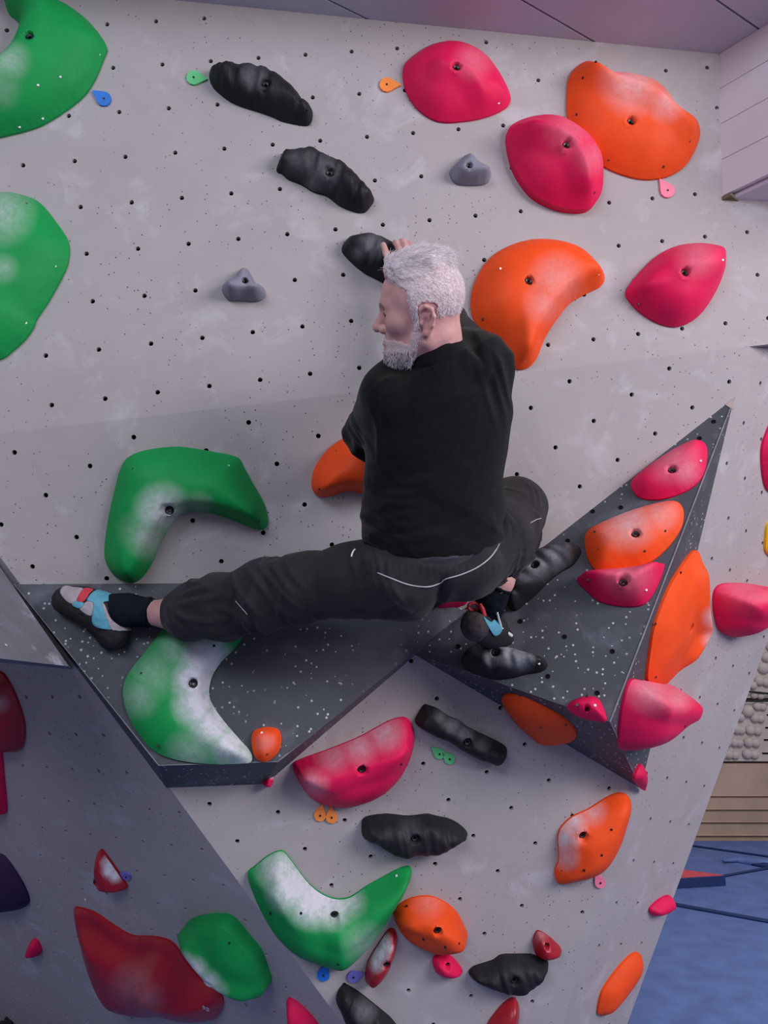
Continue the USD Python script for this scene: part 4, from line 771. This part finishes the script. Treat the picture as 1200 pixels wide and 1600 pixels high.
# --- head frame: x to the face, y to the person's left, z up
HO = P(666, 492, 1.69); YAW, HP, ROLL = math.radians(9), math.radians(4), math.radians(19)
cam_v = lambda a: a[0] * RIGHT + a[1] * UP + a[2] * FWD
hx = cam_v((-math.cos(YAW) * math.cos(HP), -math.sin(HP), math.sin(YAW) * math.cos(HP))); hz = cam_v((-math.cos(YAW) * math.sin(HP), math.cos(HP), math.sin(YAW) * math.sin(HP))); hy = np.cross(hz, hx)
hy, hz = math.cos(ROLL) * hy - math.sin(ROLL) * hz, math.cos(ROLL) * hz + math.sin(ROLL) * hy   # head leans to its left shoulder
HM = np.stack([hx, hy, hz]); HS = 1.0
def hl(p): return (p - HO) @ HM.T / HS
def hw(q): return HO + np.asarray(q) @ HM * HS
def sph(q, c, r): return np.linalg.norm(q - np.asarray(c), axis=1) - r
def head_l(q):
    q = np.stack([q[:, 0], q[:, 1], q[:, 2]], 1); ya = np.abs(q[:, 1]); s = np.stack([q[:, 0], ya, q[:, 2]], 1)
    d = ell(q, (.000, 0, .043), (.085, .074, .083)); d = smin(d, ell(q, (.025, 0, .035), (.066, .062, .070)), .03)
    d = smin(d, ell(q, (.040, 0, -.035), (.050, .053, .068)), .03)
    d = smin(d, rcone(s, (.004, .050, -.048), (.066, .014, -.092), .022, .020), .03); d = smin(d, sph(q, (.074, 0, -.092), .021), .02)
    d = smin(d, sph(s, (.060, .043, -.006), .022), .025)                                            # cheekbone
    d = smin(d, rcone(s, (.072, .040, .033), (.090, .010, .031), .010, .010), .014)                 # brow
    d = -smin(-d, sph(s, (.100, .030, .014), .017), .012)                                            # socket
    d = smin(d, rcone(q, (.088, 0, .022), (.109, 0, -.013), .0085, .0108), .010)                     # nose
    d = smin(d, sph(q, (.1115, 0, -.016), .0100), .006); d = smin(d, sph(s, (.098, .012, -.021), .0085), .006)
    d = -smin(-d, sph(s, (.104, .007, -.029), .0042), .004)                                          # nostrils
    d = smin(d, ell(q, (.068, 0, -.058), (.030, .034, .030)), .02)
    d = smin(d, rcone(s, (.097, 0, -.052), (.087, .020, -.056), .0062, .0035), .006); d = smin(d, rcone(s, (.095, 0, -.064), (.086, .018, -.061), .0070, .0035), .006)
    d = -smin(-d, rcone(s, (.106, 0, -.0575), (.090, .022, -.0585), .0022, .0012), .003)             # mouth line
    d = smin(d, sph(s, (.0745, .031, .014), .0135), .004)                                            # lids over the eyeball
    d = -smin(-d, rcone(s, (.0905, .022, .0125), (.084, .041, .0125), .0016, .0010), .002)            # lid line
    ear = [(.008, .073, .012), (.004, .078, .025), (-.007, .083, .031), (-.019, .087, .025), (-.023, .087, .009), (-.018, .084, -.009), (-.009, .079, -.021), (-.001, .074, -.028)]
    s = s + np.array([0, 0, .008])
    e = ell(s, (-.008, .076, .002), (.016, .0055, .027))
    for a, b in zip(ear[:-1], ear[1:]): e = smin(e, rcone(s, a, b, .0042, .0042), .004)
    e = smin(e, sph(s, (-.002, .076, -.025), .0075), .006); e = smin(e, rcone(s, (-.014, .083, .016), (-.010, .081, -.010), .0030, .0030), .003)
    e = -smin(-e, ell(s, (-.004, .086, -.001), (.0075, .008, .011)), .004); e = smin(e, sph(s, (.006, .077, -.003), .0055), .005)
    return smin(d, e, .007)
neckA, neckB = hl(P(690, 590, 1.745)[None])[0], np.array([-.020, 0, -.045])
def skin_head(p):
    q = hl(p); d = head_l(q); d = smin(d, rcone(q, neckA, neckB, .055, .054), .03)
    # neck cords and creases
    s = np.abs(q[:, 1] - .045)
    d = d - .0005 * ridged(meshkit.noise(np.stack([q[:, 0] * 45 + q[:, 2] * 50, q[:, 1] * 20, q[:, 2] * 10], 1), 31)) * ((q[:, 2] < -.05) & (q[:, 0] < .03))
    return d * HS
hb = bounds([HO, hw(neckA)], .155)
head_mesh = nets(skin_head, *hb, .0022)

# --- hands
def hand(p, palm, fingers, pr):
    d = None
    for a, b, ra, rb in palm:
        e = rcone(p, a, b, ra, rb); d = e if d is None else smin(d, e, .012)
    for f_, r in fingers:
        c = chain(p, f_, [r * 1.12] + [r] * (len(f_) - 2) + [r * .86], .004); d = smin(d, c, .005)
    return d
rh_wr = P(651, 438, 2.095)
rpalm = [(rh_wr, P(638, 415, 2.105), .026, .022), (P(630, 408, 2.115), P(655, 416, 2.11), .017, .016), (P(645, 428, 2.10), P(640, 410, 2.11), .024, .018)]
rfing = [([P(632, 412, 2.108), P(611, 414, 2.120), P(604, 397, 2.128), P(599, 383, 2.140)], .0098),
         ([P(629, 406, 2.115), P(624, 390, 2.115), P(620, 381, 2.140), P(617, 379, 2.168)], .0090),
         ([P(638, 407, 2.112), P(634, 387, 2.110), P(630, 378, 2.138), P(627, 377, 2.168)], .0092),
         ([P(647, 410, 2.110), P(645, 391, 2.110), P(641, 382, 2.136), P(638, 381, 2.164)], .0088),
         ([P(655, 415, 2.108), P(655, 399, 2.110), P(651, 391, 2.132), P(649, 390, 2.155)], .0078)]
lh_wr = P(628, 722, 2.085)
lpalm = [(lh_wr, P(640, 733, 2.105), .026, .020), (P(634, 742, 2.105), P(652, 728, 2.105), .015, .015)]
lfing = [([P(634, 738, 2.10), P(622, 748, 2.105), P(622, 758, 2.115)], .0098)] + [([P(640 + 7 * k, 742 - 5 * k, 2.105), P(650 + 7 * k, 753 - 4 * k, 2.100), P(655 + 7 * k, 761 - 3 * k, 2.112), P(656 + 7 * k, 766 - 3 * k, 2.128)], .009) for k in range(4)]
rhand = nets(lambda p: hand(p, rpalm, rfing, 0), *bounds([rh_wr] + [q for f_, _ in rfing for q in f_], .04), .0024)
lhand = nets(lambda p: hand(p, lpalm, lfing, 0), *bounds([lh_wr] + [q for f_, _ in lfing for q in f_], .04), .0030)

# --- body under the clothes, joined with head and hands into one skin
Lank, Rank = P(236, 957, 2.045), P(783, 908, 2.015)
def body_f(p):
    d = torso(p) + .03; d = np.maximum(d, -np.inf)
    d = smin(d, ell(p, P(677, 878, 1.80), (.110, .08, .050), (RIGHT, FWD, UP)), .03)
    d = smin(d, rcone(p, P(690, 600, 1.77), P(690, 585, 1.748), .075, .05), .03)
    d = smin(d, chain(p, larm, [.042, .036, .026], .02), .02); d = smin(d, chain(p, rarm, [.042, .034, .026], .02), .02)
    d = smin(d, chain(p, Lleg[:7] + [P(264, 959, 2.02), Lank], [.06, .06, .058, .052, .05, .05, .044, .036, .034], .02), .02)
    d = smin(d, chain(p, Rleg, [.065, .064, .056], .02), .02); d = smin(d, chain(p, [Rleg[-1], P(800, 838, 2.08), P(796, 872, 2.04), Rank, P(772, 935, 2.02)], [.056, .046, .034, .031, .032], .02), .02)
    return d
body_mesh = nets(body_f, *bounds(spine + larm + rarm + Lleg + [Lank, Rank], .12), .0075)
def joined(ms):
    try:
        import manifold3d as m3
        out = None
        for m in ms:
            m = trimesh.Trimesh(m.vertices, m.faces); k = m3.Manifold(m3.Mesh(m.vertices.astype(np.float32), m.faces.astype(np.uint32)))
            if k.status() != m3.Error.NoError: raise ValueError(str(k.status()))
            out = k if out is None else out + k
        print('body joined'); return out
    except Exception as e:
        print('body kept in pieces:', e); return cat(ms)
skin = part('body', joined([body_mesh, head_mesh, rhand, lhand]), 'skin', man, smooth=True)
# thumb and finger nails
for f_, r in rfing[:1]:
    pass
# eye on the visible side, lips
def eyeball(y):
    m = trimesh.creation.icosphere(3, .0122); return m
# --- hair and beard as grown shells over the skull with loose strands
def scalp(q):
    x, y, z = q[:, 0], np.abs(q[:, 1]), q[:, 2]
    front = np.where(z > .088, .076 + .2 * (z - .088), np.where(z > .058, .036 + .040 * (z - .058) / .030, .036 - .10 * (.058 - z)))   # receding temples
    lower = np.where(x > .010, -.034, np.where(x > -.030, np.where(np.hypot(x + .008, (z + .006) * .9) < .034, .9, -.02), -.058 - .25 * (x + .030)))
    m = np.minimum((front - x) / .012, (z - lower) / .014); return np.clip(m, -1, 1)
def tophair(q):
    return np.clip((q[:, 2] - .082 + .10 * q[:, 0]) / .035, 0, 1)
def hair_f(p):
    q = hl(p); m = scalp(q); t = tophair(q); flow = ridged(meshkit.noise(np.stack([q[:, 0] * 26 + q[:, 2] * 10, (q[:, 1] * 1.0 + q[:, 2] * .4) * 110, q[:, 2] * 30], 1), 41))
    cl = meshkit.noise(np.stack([q[:, 0] * 22, q[:, 1] * 45, q[:, 2] * 40], 1), 42) - .5
    quiff = np.clip((q[:, 0] - .03) / .04, 0, 1) * t
    th = .0022 + .012 * t + .006 * quiff + (.0012 + .0022 * t) * flow + .006 * t * cl
    return (head_l(q) - th + .016 * np.clip(-m * .5 + .35, 0, 1)) * HS
hm_ = nets(hair_f, *bounds([HO, hw((0, 0, .06))], .15), .0024); hq = hl(hm_.vertices)
hair = part('hair', hm_, 'hair_shell', man, smooth=True, chalk=np.clip(scalp(hq) * .7 + .15, 0, 1) * (.62 + .38 * tophair(hq)))
def beard_mask(q):
    x, y, z = q[:, 0], np.abs(q[:, 1]), q[:, 2]
    top = .006 * (meshkit.noise(q * 140, 55) - .5) + np.where(x > .070, -.036, np.where(x > .035, -.036 - .35 * (.070 - x) + .0, -.028 + (.035 - x) * .5))
    back = .002 + .55 * np.clip(-z - .040, 0, .06)
    m = np.minimum((top - z) / .014, (x - back) / .012)
    m = np.minimum(m, (np.hypot(np.hypot((x - .098) * .6, (z + .058) * 1.5), y * .62) - .0165) / .004)   # lips stay clear
    return np.clip(np.minimum(m, (z + .128) / .01), -1, 1)
def beard_f(p):
    q = hl(p); m = beard_mask(q); ch = np.clip((-q[:, 2] - .06) / .04, 0, 1)
    fl = ridged(meshkit.noise(np.stack([q[:, 0] * 60, q[:, 1] * 90, q[:, 2] * 26 + q[:, 0] * 30], 1), 51))
    return (head_l(q) - (.0016 + .0055 * ch + (.0008 + .0012 * ch) * fl) + .014 * np.clip(-m * .5 + .35, 0, 1)) * HS
bm_ = nets(beard_f, *bounds([HO, hw((.05, 0, -.06))], .13), .0023); bq = hl(bm_.vertices)
beard = part('beard', bm_, 'beard_shell', man, smooth=True, chalk=np.clip(beard_mask(bq) * .5 + .05 + .4 * np.clip((-bq[:, 2] - .05) / .05, 0, 1), 0, 1))
def strands(name, shell, f_mask, n, length, w, mat_, parent, direction, seed):
    rng = np.random.default_rng(seed); v = np.array(shell.GetAttribute('points').Get()) + base(parent); fc = np.array(shell.GetAttribute('faceVertexIndices').Get()).reshape(-1, 3)
    tri = v[fc]; nr = np.cross(tri[:, 1] - tri[:, 0], tri[:, 2] - tri[:, 0]); ar = np.linalg.norm(nr, axis=1); c = tri.mean(1); q = hl(c)
    ok = (f_mask(q) > .25) & (ar > 0); pr = np.where(ok, ar, 0); pick = rng.choice(len(fc), n, p=pr / pr.sum()); root = c[pick]; nn = nr[pick] / ar[pick][:, None]; qq = q[pick]
    dl = direction(qq) + rng.normal(0, .30, (n, 3)); d = dl @ HM; d = d - nn * (d * nn).sum(1)[:, None]; d /= np.linalg.norm(d, axis=1, keepdims=True)
    L = length(qq) * rng.uniform(.6, 1.25, n); pts = []
    for t, up_ in ((0, -.0010), (.35, .0016), (.7, .0026), (1., .0026)): pts.append(root + d * (L * t)[:, None] + nn * (up_ + .0012 * t * rng.normal(0, 1, n))[:, None] * np.minimum(L / .012, 1.6)[:, None])
    P_ = np.stack(pts, 1).reshape(-1, 3) - base(parent)
    cv = UsdGeom.BasisCurves.Define(stage, numbered(str(parent.GetPath()) + '/' + name)); cv.CreateTypeAttr('linear'); cv.CreatePointsAttr(Vt.Vec3fArray.FromNumpy(P_.astype(np.float32)))
    cv.CreateCurveVertexCountsAttr(Vt.IntArray([4] * n)); cv.CreateWidthsAttr(Vt.FloatArray.FromNumpy(np.tile([w, w, w * .8, w * .3], n).astype(np.float32))); cv.SetWidthsInterpolation('vertex')
    usdkit.UsdShade.MaterialBindingAPI.Apply(cv.GetPrim()).Bind(M[mat_]); tag(cv.GetPrim(), kind='stuff')
hd = lambda q: np.stack([np.where(q[:, 2] > .08, -.9, -.55), .25 * np.sign(q[:, 1]) * (q[:, 2] > .08), np.where(q[:, 2] > .09, .15, -.75)], 1)
strands('strands', hair, scalp, 6500, lambda q: .006 + .018 * tophair(q), .00055, 'hair_gray', hair, hd, 3)
bdir = lambda q: np.stack([.25 + 0 * q[:, 0], .0 * q[:, 1], -1 + 0 * q[:, 2]], 1)
strands('strands', beard, lambda q: np.minimum(beard_mask(q), (-.062 - q[:, 2]) / .02), 1100, lambda q: .006 + .004 * (q[:, 2] < -.08), .0006, 'beard_dark', beard, lambda q: np.stack([.3 + 0 * q[:, 0], 0 * q[:, 1], -1 + 0 * q[:, 2]], 1), 6)
strands('strands', beard, beard_mask, 1500, lambda q: .005 + .006 * np.clip((-q[:, 2] - .06) / .04, 0, 1), .0005, 'hair_gray', beard, bdir, 4)
for y in (.031, -.031):
    m = trimesh.creation.icosphere(3, .0121); m.vertices = hw(m.vertices + np.array([.0755, y, .0135])); e = part('eye', m, 'eye_white', man, smooth=True)
    m = trimesh.creation.icosphere(2, .0056); m.vertices = hw(m.vertices * [.5, 1, 1] + np.array([.0862, y * 1.0, .0125])); part('iris', m, 'eye_dark', e, smooth=True)
lash = [(.0912, .020, .0125), (.0905, .026, .0150), (.0885, .033, .0150), (.0845, .041, .0120)]
part('eyelid', tube(catmull([hw(q) for q in lash], False, 6), .0013, 6), 'lip', man, smooth=True)
def lips_f(p):
    q = hl(p); s = np.stack([q[:, 0], np.abs(q[:, 1]), q[:, 2]], 1); return smin(rcone(s, (.0978, 0, -.0525), (.0875, .019, -.0562), .0058, .003), rcone(s, (.0958, 0, -.0635), (.0865, .017, -.061), .0066, .003), .002) * HS
part('lips', nets(lips_f, *bounds([hw((.092, 0, -.058))], .035), .0015), 'lip', man, smooth=True)
def brow_f(p):
    q = hl(p); s = np.stack([q[:, 0], np.abs(q[:, 1]), q[:, 2]], 1); return (rcone(s, (.0965, .012, .0345), (.078, .044, .039), .0042, .0030) - .0012 * ridged(meshkit.noise(q * [180, 180, 60], 61))) * HS
part('eyebrows', nets(brow_f, *bounds([hw((.085, 0, .036))], .06), .0018), 'beard_gray', man, smooth=True)

# --- socks and shoes
def sock(a, b, ra, rb, foot, fr):
    f = lambda p: smin(rcone(p, a, b, ra, rb), rcone(p, b, foot, rb, fr), .02) - .0016 * ridged(meshkit.noise(p * 60, 71)) * 1.0
    s_ = part('sock', nets(f, *bounds([a, b, foot], .06), .0035), 'sock', man, smooth=True); return s_
sk = sock(P(231, 957, 2.045), P(196, 953, 2.045), .0385, .040, P(176, 950, 2.045), .036)
ta = P(232, 957, 2.045); tb = P(210, 955, 2.045)
def ring(c, ax, r, t, mat_, parent, name, n=36):
    ax = ax / np.linalg.norm(ax); u = np.cross(ax, [0.3, .2, 1]); u /= np.linalg.norm(u); v = np.cross(ax, u); th = np.arange(n) / n * 2 * np.pi
    part(name, tube(c + r * np.cos(th)[:, None] * u + r * np.sin(th)[:, None] * v, t, 8, True, flat=(ax, 1.8)), mat_, parent, smooth=True)
ring(ta, ta - tb, .0395, .0026, 'sock', sk, 'cuff'); ring(tb, ta - tb, .0405, .0018, 'sock', sk, 'cuff')
sk2 = sock(P(780, 913, 2.018), P(767, 938, 2.028), .0355, .036, P(766, 960, 2.04), .030)
ring(P(779, 915, 2.018), P(780, 913, 2.018) - P(767, 938, 2.028), .0365, .0022, 'sock', sk2, 'cuff')
def polysdf(x, poly):
    a = np.asarray(poly, float); b = np.roll(a, -1, 0); d = np.full(len(x), 1e9); inside = np.zeros(len(x), bool)
    for p, q in zip(a, b):
        e = q - p; w = x - p; t = np.clip(w @ e / (e @ e), 0, 1); d = np.minimum(d, np.linalg.norm(w - t[:, None] * e, axis=1))
        c = (p[1] > x[:, 1]) != (q[1] > x[:, 1]); inside ^= c & (x[:, 0] < (q[0] - p[0]) * (x[:, 1] - p[1]) / (q[1] - p[1] if q[1] != p[1] else 1e-9) + p[0])
    return np.where(inside, -d, d)
def shoe(pts, rs, label, panels, k=.03):
    """rubber body with a child mesh for each panel, strap and tab stitched over it"""
    F_ = lambda p: chain(p, pts, rs, k) - .001 * ridged(meshkit.noise(p * 70, 81))
    bb = bounds(pts, max(rs) + .02); sh = part('climbing_shoe', nets(F_, *bb, .0030), 'rubber', man, smooth=True, label=label)
    mid = np.mean(pts, 0)
    for nm, mt, poly, off, near in panels:
        c = catmull(poly, True, 3)
        g = lambda p: np.maximum(np.maximum(F_(p) - off, -F_(p) - .002), np.maximum(polysdf(proj_px(p), c) * (2.05 / F), ((p - mid) @ FWD) - near))
        part(nm, nets(g, *bb, .0020), mt, sh, smooth=40)
    return sh
shoe([P(104, 938, 2.055), P(130, 944, 2.050), P(158, 958, 2.045), P(177, 991, 2.052)], [.037, .040, .045, .042], 'grey and light blue climbing shoe with a red strap', [
    ('toe_panel', 'shoe_gray', [(93.5, 923), (101, 915), (115, 917), (131, 920), (121, 936), (115, 944), (106, 941), (97, 932)], .0018, .02),
    ('strap', 'shoe_red', [(131, 919), (146, 921), (140, 927), (131, 940), (120, 938)], .0042, .02),
    ('buckle', 'shoe_blue', [(120, 938), (127, 940), (131, 943), (124, 951), (112, 945)], .0034, .02),
    ('side_panel', 'shoe_gray', [(137, 939), (147, 941), (143, 963), (124, 952), (131, 943)], .0018, .02),
    ('ankle_strap', 'shoe_blue', [(135, 938), (146, 924), (159, 921), (177, 924), (181, 931), (172, 939), (161, 942), (170, 963), (181, 978), (177, 984), (152, 981), (143, 970), (146, 943)], .0036, .03),
    ('collar_edge', 'shoe_gray', [(159, 943), (164, 945), (173, 966), (189, 978), (206, 981), (206, 985), (176, 985), (168, 970)], .0046, .03)])
hk = P(176, 932, 2.000)
sh2 = shoe([P(745, 977, 2.025), P(766, 984, 2.07), P(789, 996, 2.115)], [.043, .040, .024], 'dark climbing shoe seen from its heel with a pale blue tongue', [
    ('heel_cup', 'heel_rubber', [(722, 985), (728, 960), (742, 953), (758, 964), (764, 985), (750, 1002), (732, 1000)], .0022, .02),
    ('tongue_panel', 'shoe_blue', [(754, 962), (768, 972), (777, 958), (785, 984), (774, 994), (766, 985)], .0040, .05)])
a_ = np.arange(20) / 20 * 2 * np.pi
part('heel_loop', tube(P(740, 948, 2.015) + .014 * np.cos(a_)[:, None] * RIGHT + .010 * np.sin(a_)[:, None] * UP, .0045, 8, True, flat=(FWD, 1.6)), 'shoe_red', sh2, smooth=True)
part('heel_loop', tube([P(750, 944, 2.0), P(754, 952, 1.995), P(757, 962, 2.0)], .006, 8), 'shoe_red', sh2, smooth=True)
part('pull_tab', tube([P(774, 942, 2.0), P(777, 958, 2.0), P(783, 981, 2.03), P(791, 988, 2.06), P(799, 993, 2.085)], [.002, .003, .004, .006, .005], 8), 'screw_white', sh2, smooth=True)
